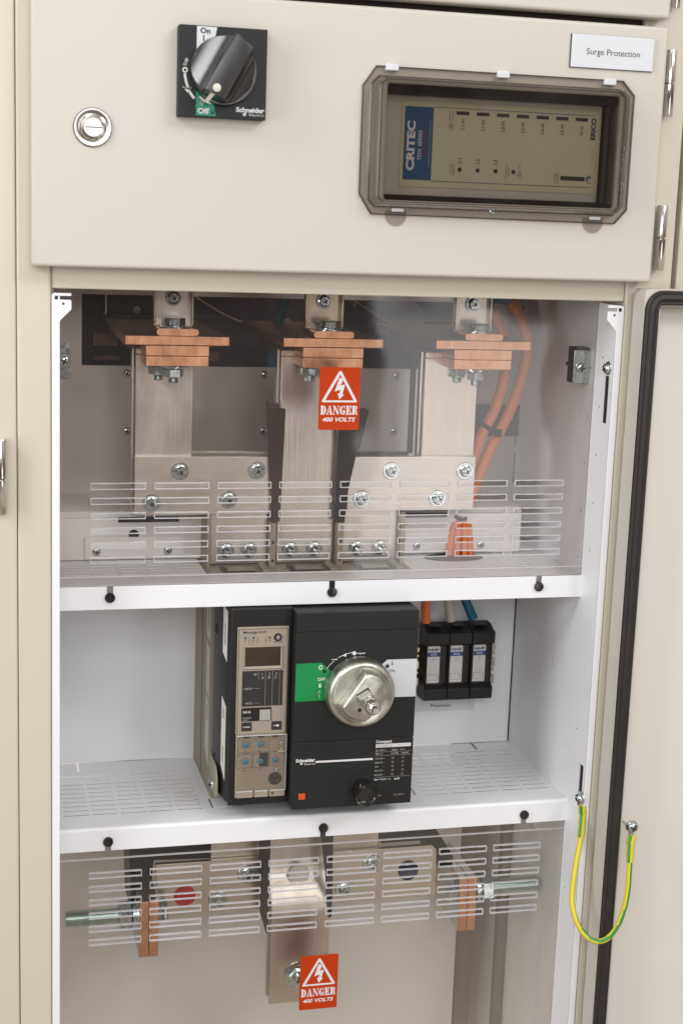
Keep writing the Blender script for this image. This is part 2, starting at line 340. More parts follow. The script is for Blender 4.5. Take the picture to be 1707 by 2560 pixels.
def pan(parent, x, y, z, r=4.2, t=3.0, rot=None, name='screw'):
    b = link(name, m_pan(r, t), parent, (x, y, z)); b.rotation_euler = rot if rot is not None else (0, random.uniform(0, 1.5), 0)
    return b

# ================================================================== THE CABINET
cab = thing('switchboard_cabinet', 'cream steel switchboard cabinet with white lined interior behind the doors', 'cabinet', (290, 0, -1000))
bx('left_stile', FRAME, cab, -31.5, 0, 0, 60, -1000, 400, bevel=2.2, seg=3)
bx('right_stile', FRAME, cab, 580, 630, 0, 60, -1000, 400, bevel=2.2, seg=3)
bx('header', FRAME, cab, 0.3, 579.6, 2.5, 42, 0, 60, bevel=1.2)
bx('roof_panel', DARK, cab, 0, 580, 42.5, 400, 8, 14, bevel=0)
xm = lambda u, v, w_: (w_, u, v)       # u=y v=z w=x
# right inner side with its two black slots, then the left one
build(MB().plate((0, 330), (-1000, -3.8), [(9, 20.5, -128, -78), (5.5, 16.5, -554, -505)], 572, 573.5, xm), 'right_side_lining', WHITE, cab)
bx('slot_shade', DARK, cab, 573.7, 579, 8, 40, -1000, -6, bevel=0)
bx('left_side_lining', WHITE, cab, 6.5, 8, 0.2, 330, -1000, -4.5, bevel=0)
def flange(name, sx):
    f = (lambda x: x) if sx > 0 else (lambda x: 580-x)
    p = [(0.6, -1000), (0.6, -5.8), (2.4, -4), (18.0, -4), (18.8, -4.8), (18.8, -6), (18.2, -6.7), (4.0, -6.7), (3.0, -8), (3.2, -10.2), (17.8, -10.2), (18.8, -11.3), (18.8, -19), (8.0, -30), (8.0, -1000)]
    p = [(f(x), z) for x, z in p]
    poly(name, WHITE, cab, p, -0.6, 0.8, bevel=0.3)
    poly('flange_hole', CROSS, cab, circ(f(11.2), -13.9, 1.2, 12), -0.9, -0.65)
flange('left_flange', 1); flange('right_flange', -1)
# back of the upper bay: plate with the opening to the busbar chamber
build(MB().plate((8, 572), (-300, 4), [(49.2, 500, -98.6, -19)], 270, 272), 'upper_back_plate', GALV2, cab)
bx('rear_box_face', GALV, cab, 8.5, 543, 160, 162, -298.5, -252, bevel=0.8)
build(MB().prism([(160.2, -251.7), (166, -246), (269.8, -246), (269.8, -248), (167, -248)], 8.5, 543, lambda u, v, w_: (w_, u, v)), 'rear_box_ledge', GALV, cab)
bx('rear_box_side', GALV, cab, 541, 543, 162.2, 269, -298.5, -252, bevel=0)
bx('knockout_strip', DARK, cab, 80, 146, 158.6, 159.9, -257, -251.5, bevel=0)
bx('knockout_strip', DARK, cab, 397, 452, 158.6, 159.9, -256, -251, bevel=0)
poly('knockout_hole', DARK, cab, circ(97, -271, 5.6), 159.4, 159.8)
for x0, x1, s1, s2 in ((44.5, 152, 57, 134), (403, 506, 417, 494)):
    p_ = bx('cover_plate', GALV, cab, x0, x1, 157.4, 159.2, -297, -273, bevel=0.4)
    for q in (s1, s2): pan(p_, q, 157.3, -288.6, 4.4, 3, name='plate_screw')
for x in (100, 258.5, 417):
    for z in (-107, -173.2): pan(cab, x, 269.8, z, 4.6, 3.4, name='back_plate_screw')
# seam in the side of the upper bay, then dark folds
for z0, z1 in ((-70, -20), (-125, -105), (-190, -150), (-238, -200)): bx('side_seam', CROSS, cab, 571.5, 571.9, 268, 269.8, z0, z1, bevel=0)
for k in range(5):
    for yy, dz in ((28, 0), (58, -14)):
        build(MB().lathe((571.95, yy, -60-52*k+dz), (-1, 0, 0), [(1.1, 0), (0.7, 0.2)], 8), 'rivet_mark', CROSS, cab)
for yy, z in ((110, -420), (30, -470), (58, -498), (150, -395), (34, -660)): build(MB().lathe((571.95, yy, z), (-1, 0, 0), [(1.0, 0), (0.6, 0.2)], 8), 'rivet_mark', CROSS, cab)
# middle bay back and lower bay back
bx('middle_back_plate', WHITE, cab, 8.2, 571.5, 236, 238, -557, -300.5, bevel=0)
bx('back_corner_gap', CROSS, cab, 570.6, 571.9, 234.6, 235.8, -556, -302, bevel=0)
for x in (20, 50, 80.5, 110, 141, 171): build(MB().lathe((x, 235.9, -405+0.02*x), (0, -1, 0), [(1.0, 0), (0.5, 0.4)], 8), 'dimple', GALV, cab)
bx('lower_back_plate', GALV, cab, 8.2, 528, 262, 264, -1000, -590, bevel=0)
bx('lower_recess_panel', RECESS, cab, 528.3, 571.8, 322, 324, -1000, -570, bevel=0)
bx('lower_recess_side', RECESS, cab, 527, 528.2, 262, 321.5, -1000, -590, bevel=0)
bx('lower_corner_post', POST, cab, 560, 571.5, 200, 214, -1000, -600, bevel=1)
# busbar chamber behind the opening
ch = thing('busbar_chamber', 'dark busbar chamber seen through the wide opening behind the copper bars', 'chamber', (275, 273, -110))
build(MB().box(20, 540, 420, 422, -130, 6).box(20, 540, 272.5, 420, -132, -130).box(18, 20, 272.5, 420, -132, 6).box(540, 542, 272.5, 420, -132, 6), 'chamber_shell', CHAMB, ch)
for b in ((63.5, 93.5, -68, -83), (63.5, 95, -94, -100), (196, 216, -65, -83), (181, 214, -88, -100)): bx('bar_end', DARKCU, ch, b[0]+4, b[1]+4, 345, 360, b[3], b[2], bevel=0.5)
bx('bracket_edge', BRASS, ch, 80.5, 82.2, 328, 331, -45, -12, bevel=0.3)
bx('bracket_shelf', CHAMB, ch, 80, 232, 332, 380, -49, -46, bevel=0.6)
bx('bracket_panel', CHAMB, ch, 83, 180, 380, 383, -45, -8, bevel=0.4)
build(MB().tube([(183, 328, -21), (215, 328, -40), (238, 328, -50), (262, 328, -50.6)], 1.2, 6), 'bent_edge', BRASS, ch)
build(MB().tube([(372, 328, -19), (407, 328, -40), (418, 328, -45), (428, 328, -46), (505, 328, -45)], 1.2, 6), 'bent_edge', BRASS, ch)
build(MB().prism([(367, -21), (382, -21), (382, -32)], 334, 336), 'gusset', CREAM, ch)
build(MB().prism([(429, -21), (455, -21), (470, -39), (430, -38)], 334, 336), 'gusset', CREAM, ch)
bx('gusset', CREAM, ch, 427, 470, 340, 342, -52, -45.6, bevel=0.2)
bx('gusset', PANM, ch, 232, 258, 345, 347, -45, -20, bevel=0.2)
for x, z in ((117, -39), (436, -73.5), (281, -50), (295, -49)):
    c = link('bolt_head', m_hex(5.2, 4), ch, (x, 330, z))
tag(build(MB().tube([(288, 300, 4), (284, 300, -30), (276, 300, -62), (273, 300, -92), (273, 302, -128)], 6.5, 16), 'blue_riser_cable', TEALC), 'blurred blue cable dropping through the dark chamber left of the middle copper bars', 'cable')
# neighbours
nl = thing('neighbouring_cabinet', 'cream cabinet edge with a chrome hinge along the left side of the photo', 'cabinet', (-100, 0, -1000))
bx('panel', FRAME, nl, -300, -32.1, 0.6, 40, -1000, 400, bevel=2, seg=3)
def hinge(parent, x, z1, z0, y=-15, r=5.6, split=None, name='hinge'):
    split = split or (z0+z1)/2
    h = build(MB().lathe((x, y, split+0.35), (0, 0, 1), [(r*0.9, 0), (r, 0.6), (r, z1-split-1), (r*0.93, z1-split-0.35)], 28), name, CHROME, parent)
    c = build(MB().lathe((x, y, z0), (0, 0, 1), [(r*0.93, 0), (r, 0.6), (r, split-z0-1), (r*0.9, split-z0-0.35)], 28), 'lower_knuckle', CHROME, h)
    build(MB().lathe((x, y, split-1), (0, 0, 1), [(r*0.6, 0), (r*0.6, 2)], 12), 'pin', CROSS, h)
    bx('leaf', CHROME, h, x-2, x+r*0.9, y+2, -0.2 if y < -2 else 0, z0+1, z1-1, bevel=0.3)
hinge(nl, -47.4, -140.5, -212.3, -11, 6.0, -178.5)
nr = thing('neighbouring_cabinet', 'cream cabinet side beyond the dark gap at the right edge of the photo', 'cabinet', (800, 0, -1000))
bx('panel', FRAME, nr, 635.5, 1400, 0.6, 40, -1000, 400, bevel=2, seg=3)
tag(bx('gap_backing', DARK, None, 626, 642, 44, 46, -1000, 400, bevel=0, org=(632, 31, -1000)), 'black shadow gap between the two cream cabinets at the right edge', 'gap', kind='structure')
tag(bx('gap_backing', CREAM, None, -34, -30, 20, 22, -1000, 400, bevel=0, org=(-32, 21, -1000)), 'narrow brown seam between the cabinet and its left neighbour', 'gap', kind='structure')

# ================================================================== DOORS
ud = thing('upper_door', 'closed cream upper door carrying the black rotary handle and smoked window', 'door', (289, -12, 21))
build(MB().plate((-18.7, 595.2), (21.2, 269.2), [(312, 549, 93, 201)], -25, -1.5), 'door_leaf', BEIGE, ud, bevel=3.0, seg=4)
hinge(ud, 604.0, 249.2, 184.6, -15, 5.5, 216.9); hinge(ud, 606.8, 98.2, 33.2, -15, 5.7, 65.6)
td = thing('top_door', 'cream door edge above the upper door at the top of the photo', 'door', (289, -12, 277))
bx('door_leaf', BEIGE, td, -18.7, 595.2, -25, -1.5, 277, 520, bevel=3.0, seg=4)
hinge(td, 603.5, 352, 288.5, -15, 5.5)
bx('gap_shade', BROWN, cab, 0.5, 579.5, 5, 8, 60.3, 400, bevel=0)

od = thing('lower_door', 'lower cream door swung fully open to the right with its inside showing', 'door', (880, -10, -1000))
# inside skin, outer rim and folded lip
X0, X1, ZT = 585.6, 1180, 15
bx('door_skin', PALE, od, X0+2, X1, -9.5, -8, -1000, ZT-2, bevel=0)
out = [(X0, -1000), (X0, ZT-6)]+[(X0+6-6*math.cos(a), ZT-6+6*math.sin(a)) for a in (0.4, 0.8, 1.2)]+[(X0+6, ZT), (X1, ZT)]
inn = [(X1, ZT-17), (X0+18, ZT-17), (X0+17, ZT-18), (X0+17, -1000)]
build(MB().prism(out+inn, -34, -32.6), 'door_lip', BEIGE, od, bevel=0.4)
build(MB().prism(out+[(X1, ZT-1.5), (X0+6, ZT-1.5)]+[(X0+6-4.5*math.cos(a), ZT-6+4.5*math.sin(a)) for a in (1.2, 0.8, 0.4)]+[(X0+1.5, ZT-6), (X0+1.5, -1000)], -32.5, -8), 'door_rim', BEIGE, od)
bx('lip_return', BEIGE, od, X0+17.2, X0+18.6, -33, -27, -1000, ZT-20, bevel=0.3)
bx('inner_channel', BEIGE, od, X0+4, X0+16.5, -24, -22.5, -1000, ZT-20, bevel=0.3)
# rubber gasket: ridged strip running down and, round the corner, along the top
def gasket():
    n = 10; prof = [(-7.4, 0), (-7.2, 3.6), (-5.4, 5.4), (-3.4, 4.8), (-2.2, 5.6), (0.2, 6.6), (2.6, 5.6), (3.6, 4.2), (5.6, 4.6), (7.0, 3.4), (7.4, 0)]
    cx, cz, r = X0+18.5, ZT-12.5-0, 11.5
    cx0 = X0+8.0
    path = [((cx0, -1000), (1, 0)), ((cx0, -200), (1, 0)), ((cx0, ZT-22), (1, 0))]
    C_ = (cx0+11, ZT-21.5)
    for k in range(1, 8):
        a = math.pi-(math.pi/2)*k/8; path.append(((C_[0]+11*math.cos(a), C_[1]+13*math.sin(a)), (-math.cos(a), -math.sin(a))))
    path += [((C_[0]+1, ZT-8.5), (0, -1)), ((X1, ZT-8.5), (0, -1))]
    vs = []; fs = []
    for (x, z), (nx, nz) in path:
        for u, h in prof: vs.append((x+nx*u, -34.1-h, z+nz*u))
    m_ = len(prof)
    for i in range(len(path)-1):
        for k in range(m_-1): fs.append((i*m_+k, i*m_+k+1, (i+1)*m_+k+1, (i+1)*m_+k))
        fs.append((i*m_+m_-1, i*m_, (i+1)*m_, (i+1)*m_+m_-1))
    return MB().add(vs, fs)
build(gasket(), 'gasket', RUBBER, od)
for z in (-15.5, -37.5): pan(od, X0+13.2, -22.4, z, 4.0, 3.2, name='hinge_screw')
bx('hinge_block', BROWN, od, 591.5, 600, -7, -0.5, -43.5, -12, bevel=0.6)
st = build(MB().lathe((601, -9.6, -549.5), Vector((11.5, -29, -10)), [(3.0, 0), (3.0, 29)], 18), 'earth_stud', PINW, od)

# ------------------------------------------------------------------ lock
lk = thing('door_lock', 'round chrome quarter-turn lock at the left of the upper door', 'lock', (35.7, -25, 146.8))
build(MB().lathe((35.7, -25, 146.8), (0, -1, 0), [(17.4, 0.1), (17.6, 1.4), (16.6, 2.4), (12.9, 2.5), (12.2, 2.2)], 40), 'rose', SATIN, lk)
build(MB().lathe((35.7, -28, 146.8), (0, -1, 0), [(12.4, 0), (12.0, 2.2), (10.6, 2.8), (9.4, 1.2), (9.0, 1.0)], 40), 'collar', CHROME, lk)
pl_ = build(MB().lathe((35.7, -28, 146.8), (0, -1, 0), [(8.6, 0), (8.6, 1.7), (8.2, 2.1), (0.01, 2.1)], 32), 'plug', SATIN, lk)
bx('slot', CROSS, lk, 28.2, 43.6, -30.55, -30.2, 146.3, 147.2, bevel=0)

# ------------------------------------------------------------------ nameplate
npl = thing('nameplate', 'white laminated plate reading Surge Protection at the top right of the door', 'sign', (535.8, -25, 225.8))
bx('backing', PRK, npl, 492.3, 579.0, -26.6, -25.1, 225.6, 257.2, bevel=0)
bx('face', PLATE, npl, 492.8, 578.7, -27.8, -26.6, 226.0, 257.0, bevel=0.25)
text('Surge Protection', 536.4, 241.3, -28.0, PRK, npl, h=5.7, w=55.8, bold=0.0)

# ------------------------------------------------------------------ rotary handle
rh = thing('rotary_handle', 'black square rotary switch handle with On and Off marks on the upper door', 'switch', (151.5, -25, 160))
bx('base_plate', ANTH, rh, 111.3, 191.8, -40, -25.1, 159.8, 240.0, bevel=0.5)
poly('on_label', SKYW, rh, [(127, 239.2), (145.4, 239.2), (143.2, 228), (143, 212), (127, 212)], -40.45, -40.02)
poly('off_label', TEAL, rh, [(127.2, 183), (127.2, 161.2), (145.6, 161.2), (143.2, 172), (141.5, 184)], -40.45, -40.02)
text('On', 134.6, 235.6, -40.7, PRK, rh, h=4.4, w=9.2, bold=0.03); text('I', 133.2, 229.1, -40.7, PRK, rh, h=5.0, bold=0.02)
text('0', 132.3, 172.6, -40.7, PRG, rh, h=5.0, w=3.6, bold=0.03); text('Off', 134.0, 165.4, -40.7, PRW, rh, h=4.4, w=10.8, bold=0.04)
poly('lock_mark', PRK, rh, rrect(141.2, 143.9, 162.8, 164.8, 0.2, 1), -40.7, -40.5)
build(MB().prism([(141.6, 164.8), (141.6, 166.4), (142.5, 167.0), (143.4, 166.4), (143.4, 164.8), (142.9, 164.8), (142.9, 166.1), (142.1, 166.1), (142.1, 164.8)], -40.7, -40.5), 'lock_mark', PRK, rh)
def ringp(cx, cz, r0, r1, y0, y1, n=20):
    mb = MB(); vs = []; fs = []
    for k in range(n):
        q = 2*math.pi*k/n
        for r in (r0, r1):
            for y in (y0, y1): vs.append((cx+r*math.cos(q), y, cz+r*math.sin(q)))
    for k in range(n):
        a = 4*k; b = 4*((k+1) % n)
        fs += [(a, b, b+2, a+2), (a+1, a+3, b+3, b+1), (a, a+1, b+1, b), (a+2, b+2, b+3, a+3)]
    return mb.add(vs, fs)
build(ringp(116.8, 200.5, 1.3, 2.5, -40.4, -40.05), 'trip_ring', PRW, rh)
def arc(cx, cz, r, a0, a1, wd, y0, y1, n=12, taper=None):
    A = [math.radians(a0+(a1-a0)*k/n) for k in range(n+1)]
    return MB().prism([(cx+(r+wd/2)*math.cos(a), cz+(r+wd/2)*math.sin(a)) for a in A]+[(cx+(r-wd/2)*math.cos(a), cz+(r-wd/2)*math.sin(a)) for a in A[::-1]], y0, y1)
build(arc(150.5, 200, 34.0, 184, 205, 2.2, -40.4, -40.05), 'reset_arc', PRW, rh)
build(arc(150.5, 200, 34.6, 212.5, 224, 2.2, -40.4, -40.05), 'reset_arc', PRW, rh)
poly('arrow_mark', PRW, rh, [(116.4, 184.2), (122.4, 182.8), (119.4, 180.6)], -40.4, -40.05)
text('Trip', 117.2, 207.4, -40.4, PRW, rh, h=3.0, w=7.0, rot=83, bold=0.01, shear=0.2); text('Reset', 118.8, 185.3, -40.4, PRG, rh, h=1.7, w=8.0, bold=0.02)
text('Schneider', 177.3, 168.2, -40.4, PRW, rh, h=4.0, w=26.4, bold=0.035); text('Electric', 183.2, 164.1, -40.4, PRW, rh, h=2.1, w=13.8, bold=0.012, space=1.25)
build(ringp(172.0, 164.2, 0.8, 1.55, -40.4, -40.05), 'logo_swirl', PRW, rh); build(MB().tube([(170.9, -40.3, 163.6), (173.2, -40.3, 165.0), (172.6, -40.3, 167)], 0.35, 5), 'logo_swirl', PRW, rh)
# knob: a disc with a wide grip bar; the flank to the left is scooped
kn = build(MB().lathe((151.4, -40.2, 201.2), (0, -1, 0), [(30.2, 0), (30.4, 4.5), (29.8, 6.5)], 48), 'knob', KNOBBLK, rh)
def grip():
    cx, cz = 150.4, 201.7; a = math.radians(61); d = (math.cos(a), math.sin(a)); n_ = (math.sin(a), -math.cos(a)); r = 29.7
    pr = [(-r+0.02, 6.0), (-28.3, 6.4), (-25.5, 7.6), (-22, 9.8), (-18, 12.6), (-14, 15.6), (-10.8, 18.6), (-9.0, 21.4), (-7.9, 25.2), (-6.9, 26.2), (11.5, 26.2), (12.3, 25.6), (13, 22), (14.5, 16), (18, 11), (23, 8), (r-0.02, 6.2)]
    vs = []; fs = []
    for u, h in pr:
        l = math.sqrt(max(r*r-u*u, 0.01)); lu = l; ld = l
        if -7.7 < u < 12.4: lu = min(l+3.2, 33.5)-0.25*max(0, u-4); ld = l
        sh = 0.10*max(h-6, 0)
        for q, y in ((lu, 4.0), (lu-sh*0.4, h), (-ld+sh*1.6, h), (-ld, 4.0)):
            vs.append((cx+n_[0]*u+d[0]*q, -40.3-y, cz+n_[1]*u+d[1]*q))
    for i in range(len(pr)-1):
        for k in range(3): fs.append((i*4+k, i*4+k+1, i*4+k+5, i*4+k+4))
        fs.append((i*4+3, i*4, i*4+4, i*4+7))
    m_ = len(pr)-1; fs += [(0, 1, 2, 3), (m_*4+3, m_*4+2, m_*4+1, m_*4)]
    return MB().add(vs, fs)
g_ = grip(); gm = build(g_, 'grip', KNOBBLK, rh, bevel=0.6, seg=3)
build(MB().lathe((141.9, -65.6, 184.4), (0, -1, 0), [(3.7, 0), (3.7, 1.2), (3.2, 1.6), (0.01, 1.7)], 20), 'padlock_tab', PINW, rh)
build(MB().prism([(-1.7, -66.2), (1.7, -66.2), (1.7, -49), (-1.7, -49)], 0, 2.4, lambda u, v, w_: (139.6+u*0.84-(w_)*0.3-(v+66.2)*0.22, v, 181.5-u*0.5-w_*0.7-(v+66.2)*0.42)), 'padlock_tab_stem', PINW, rh)
build(MB().tube([(128.9, -49.5, 177.0), (134, -50.5, 173.2), (139.0, -49.5, 171.8)], 0.75, 6), 'padlock_tab_foot', PINW, rh)

# ------------------------------------------------------------------ smoked window
sw = thing('smoked_window_cover', 'smoked clear plastic window cover over the surge display on the upper door', 'cover', (422, -25, 78))
fl = [(298.9, 215.8), (286.4, 197.5), (286.4, 97.5), (298.5, 79), (549.6, 78), (562, 92), (562, 202), (549.1, 215.5)]
def ringpoly(outer, inner, a, b):
    mb = MB(); n = len(outer); vs = [(x, a, z) for x, z in outer]+[(x, a, z) for x, z in inner]+[(x, b, z) for x, z in outer]+[(x, b, z) for x, z in inner]; fs = []
    for i in range(n):
        j = (i+1) % n; fs += [(i, j, n+j, n+i), (2*n+i, 3*n+i, 3*n+j, 2*n+j), (i, 2*n+i, 2*n+j, j), (n+i, n+j, 3*n+j, 3*n+i)]
    return mb.add(vs, fs)
ib = [(302, 206.5), (295.6, 200), (295.6, 93), (302, 86.5), (546, 86.5), (552.6, 93), (552.6, 200), (546, 206.5)]
fb = [(305, 203), (300.2, 198.5), (300.2, 95), (305, 91), (540.5, 91), (545.5, 95), (545.5, 198.5), (540.5, 203)]
def loft(a, ya, b, yb, t=1.6):
    n = len(a); c = (422, 147); ins = lambda p: (p[0]-(t if p[0] > c[0] else -t), p[1]-(t if p[1] > c[1] else -t))
    vs = [(x, ya, z) for x, z in a]+[(x, yb, z) for x, z in b]+[(ins(p)[0], ya, ins(p)[1]) for p in a]+[(ins(p)[0], yb, ins(p)[1]) for p in b]; fs = []
    for i in range(n):
        j = (i+1) % n; fs += [(i, j, n+j, n+i), (2*n+i, 3*n+i, 3*n+j, 2*n+j), (i, 2*n+i, 2*n+j, j), (n+i, n+j, 3*n+j, 3*n+i)]
    return MB().add(vs, fs)
build(ringpoly(fl, ib, -25.3, -27.8), 'flange', SMOKER, sw, bevel=0.5)
build(loft(ib, -27.9, [(x*0.985+422*0.015, z*0.97+147*0.03) for x, z in ib], -43), 'side_wall', SMOKE, sw)
build(ringpoly([(x*0.985+422*0.015, z*0.97+147*0.03) for x, z in ib], fb, -43.1, -45.4), 'front_rim', SMOKER, sw, bevel=0.7)
def inset(P, t):
    cx_, cz_ = 424, 147; hw = max(abs(p[0]-cx_) for p in P); hh = max(abs(p[1]-cz_) for p in P)
    return [(cx_+(x-cx_)*(1-t/hw), cz_+(z-cz_)*(1-t/hh)) for x, z in P]
build(ringpoly(inset(fl, -0.25), inset(fl, 0.75), -25.25, -28.1), 'outer_edge', SMEDGE, sw)  # thin dark rings added on the edges, imitating internal reflections
build(ringpoly(inset(ib, -0.9), inset(ib, 0.3), -27.95, -28.4), 'step_edge', SMEDGE, sw)
build(ringpoly(inset(fb, -0.6), inset(fb, 0.7), -45.45, -46.0), 'rim_edge', SMEDGE, sw)
poly('window', SMOKE, sw, [(x, z) for x, z in fb], -44.6, -43.4)
for x, z in ((313.5, 214.9), (424, 214.4), (534.2, 213.7)):
    bx('clip', PLATE, sw, x-6.2, x+6.2, -31.5, -25.4, z-3.2, z+3.2, bevel=1.0)
for x, z in ((324.8, 83.6), (527.9, 82.8)):
    bx('catch', PLATE, sw, x-5.8, x+5.8, -30, -27.9, z-1.6, z+1.6, bevel=0.5)
    poly('finger_tab', SMOKER, sw, [(x-1+10.8*math.cos(q), 79.2+11*math.sin(q)) for q in [math.pi+math.pi*k/16 for k in range(17)]]+[(x+9.8, 83), (x-11.8, 83)], -26.9, -25.5)
pan(sw, 420.7, -28, 85.8, 3.0, 1.6, name='cover_screw')

# ------------------------------------------------------------------ surge protection unit
su = thing('surge_protection_unit', 'surge protection device with khaki and blue front label behind the smoked window', 'surge protector', (425, -10, 95))
bx('recess_shroud', DARK, su, 305, 556, -1.2, 0, 86, 208, bevel=0)
bx('recess_frame', GBLACK, su, 312.2, 548.8, -20, -13.5, 93.2, 97.2, bevel=0); bx('recess_frame', GBLACK, su, 312.2, 548.8, -20, -13.5, 192.6, 200.8, bevel=0)
bx('recess_frame', GBLACK, su, 538.2, 541, -22, -8, 97.4, 192.4, bevel=0.3)
bx('body', BEIGE, su, 313, 536.8, -9.5, -2, 98, 192.4, bevel=1)
bx('label_face', KHAKI, su, 330.4, 536.0, -10.2, -9.7, 106.5, 187.2, bevel=0)
bx('blue_block', PANB, su, 333.6, 362.0, -10.6, -10.25, 113.2, 182.0, bevel=0)
text('CRITEC', 340.3, 145.0, -10.8, DWHT, su, h=7.2, w=47, rot=90, bold=0.045)
text('TDX SERIES', 349.4, 146.0, -10.8, DWHT, su, h=3.4, w=28.5, rot=90, bold=0.01, shear=0.15)
text('MODULAR', 354.4, 148.2, -10.8, PANM, su, h=3.4, w=25, rot=90, bold=0.03, shear=0.15)
text('SURGE PROTECTION DEVICE', 359.2, 147.6, -10.8, PRG, su, h=1.9, w=43, rot=90)
for z in (182.2, 112.6): bx('rule', PANB, su, 362.2, 529, -10.45, -10.22, z-0.25, z+0.25, bevel=0)
for k, s_ in enumerate(('L1-N', 'L1-N', 'L2-N', 'L2-N', 'L3-N', 'L3-N', 'N-G')):
    x = 391.7+20.58*k
    bx('indicator', PRK, su, x-6.4, x+6.4, -10.5, -10.22, 176.3, 179.6, bevel=0)
    text(s_, x+0.4, 167.4, -10.4, PRB, su, bold=0.012, h=3.3, w=9.6 if k < 6 else 8.4, rot=90)
for k in range(4):
    poly('led', PRK, su, circ(391.1+18.5*k, 124.6, 2.1), -10.6, -10.22)
for k, s_ in enumerate(('L1', 'L2', 'L3')): text(s_, 390.6+18.5*k, 133.2, -10.4, PRB, su, bold=0.012, h=3.3, w=4.6, rot=90)
text('VOLTAGE', 382.0, 124.6, -10.4, PRB, su, h=1.3, w=10.5, rot=90); text('PRESENCE', 384.8, 124.6, -10.4, PRB, su, h=1.3, w=10.5, rot=90)
text('PROTECTION', 439.2, 124.6, -10.4, PRB, su, h=1.3, w=13.5, rot=90); text('STATUS', 442.0, 124.6, -10.4, PRB, su, h=1.3, w=8.4, rot=90)
text('SURGE', 490.4, 120.6, -10.4, PRB, su, h=1.3, w=8.6, rot=90); text('COUNTER', 493.4, 120.6, -10.4, PRB, su, h=1.3, w=11.0, rot=90)
text('=REPLACE', 378.6, 175.0, -10.4, PRB, su, h=1.3, w=10.5, rot=90); text('MODULE', 381.6, 175.0, -10.4, PRB, su, h=1.3, w=9, rot=90); text('=OK', 453.0, 129.5, -10.4, PRB, su, h=1.5, w=5, rot=90)
for cx, cz, n_ in ((380.2, 165.2, 8), (453, 122.0, 8)):
    build(ringp(cx, cz, 1.1, 1.5, -10.5, -10.22), 'sun_mark', PRB, su)
    mb = MB()
    for k in range(8): q = math.pi*k/4; mb.prism([(cx+2.1*math.cos(q-0.06), cz+2.1*math.sin(q-0.06)), (cx+3.8*math.cos(q-0.04), cz+3.8*math.sin(q-0.04)), (cx+3.8*math.cos(q+0.04), cz+3.8*math.sin(q+0.04)), (cx+2.1*math.cos(q+0.06), cz+2.1*math.sin(q+0.06))], -10.5, -10.22)
    build(mb, 'sun_mark', PRB, su)
bx('counter_slot', PRK, su, 496.4, 522.2, -10.5, -10.22, 118.8, 122.8, bevel=0)
text('ERICO', 528.0, 169.4, -10.4, PRB, su, h=4.4, w=21, rot=90, bold=0.05); text('www.erico.com', 528.4, 144, -10.4, PRB, su, h=1.2, w=15, rot=90)
for k in range(3): build(arc(527.4, 120.6, 1.4+k*1.1, 20+30*k, 170+60*k, 0.7, -10.5, -10.22), 'globe_mark', PANB, su)

# ================================================================== SHELVES
def shelf(name, label, zt, zb, slots, notch_top, at):
    t = thing(name, label, 'shelf', at)
    hs = slots
    build(MB().plate((8.3, 571.6), (49.2, 235.8), hs, zt-0.6, zt, lambda u, v, w_: (u, v, w_)), 'tray', WHITE, t)
    if notch_top:
        nh = [(x-3.2, x+3.2, zt-11, zt+1) for x in (60.6, 291.4, 521.9)]
        build(MB().plate((8.6, 573.4), (zb, zt), nh, 43.4, 44.8), 'lip', WHITE, t, bevel=0.35)
    else:
        nh = [(x-3.2, x+3.2, zb-1, zb+11) for x in (60.3, 290.9, 521.4)]
        build(MB().plate((8.6, 573.4), (zb, zt-3.2), nh, 43.4, 44.8), 'lip', WHITE, t)
        pr = [(49.1, zt), (49.1, zt-1.5)]+[(46.6-1.8*math.sin(a), zt-3.3+1.8*math.cos(a)) for a in (0, 0.4, 0.8, 1.2, 1.57)]+[(46.6-3.2*math.sin(a), zt-3.3+3.3*math.cos(a)) for a in (1.57, 1.2, 0.8, 0.4, 0)]
        build(MB().prism(pr, 8.6, 573.4, lambda u, v, w_: (w_, u, v)), 'rounded_edge', WHITE, t)
    return t
sl = []
for k in range(11):
    y = 81.4+12.55*k
    for a, b in ((17, 43.9), (47.2, 73.9), (77.4, 104.1), (107.6, 134.5), (137.7, 164.8), (417.1, 443.1), (447.3, 472.2), (476, 503.6), (507.5, 533.4), (537.6, 564.2)):
        if y < 205 or a > 400: sl.append((a, b, y-1.5, y+1.5))
sl2 = sl+[(41.3, 44.0, 209.5, 236), (522.5, 525.2, 213.2, 236), (175.0, 177.2, 80, 107), (177.2, 197, 79.8, 81.4), (404.8, 407.2, 80.5, 103), (178, 402, 108, 236)]
shelf('lower_shelf', 'white steel shelf with slotted vents under the black circuit breaker', -557.9, -583.2, sl2, False, (290, 45, -583))
shelf('upper_shelf', 'white steel shelf edge below the upper clear cover, above the circuit breaker', -299.2, -323.4, [s_ for s_ in sl if s_[0] < 160 or s_[0] > 500]+[(166, 392, 84, 236), (438, 474, 128, 158)], True, (290, 45, -323))
# cable opening ring in the upper shelf
tag(build(MB().prism([(456+34.5*math.cos(q), 140+19*math.sin(q)) for q in [2*math.pi*k/28 for k in range(28)]], -299.0, -298.4, lambda u, v, w_: (u, v, w_)), 'cable_grommet', RUBBER), 'flat black oval grommet in the upper shelf where the orange cables go down', 'grommet')

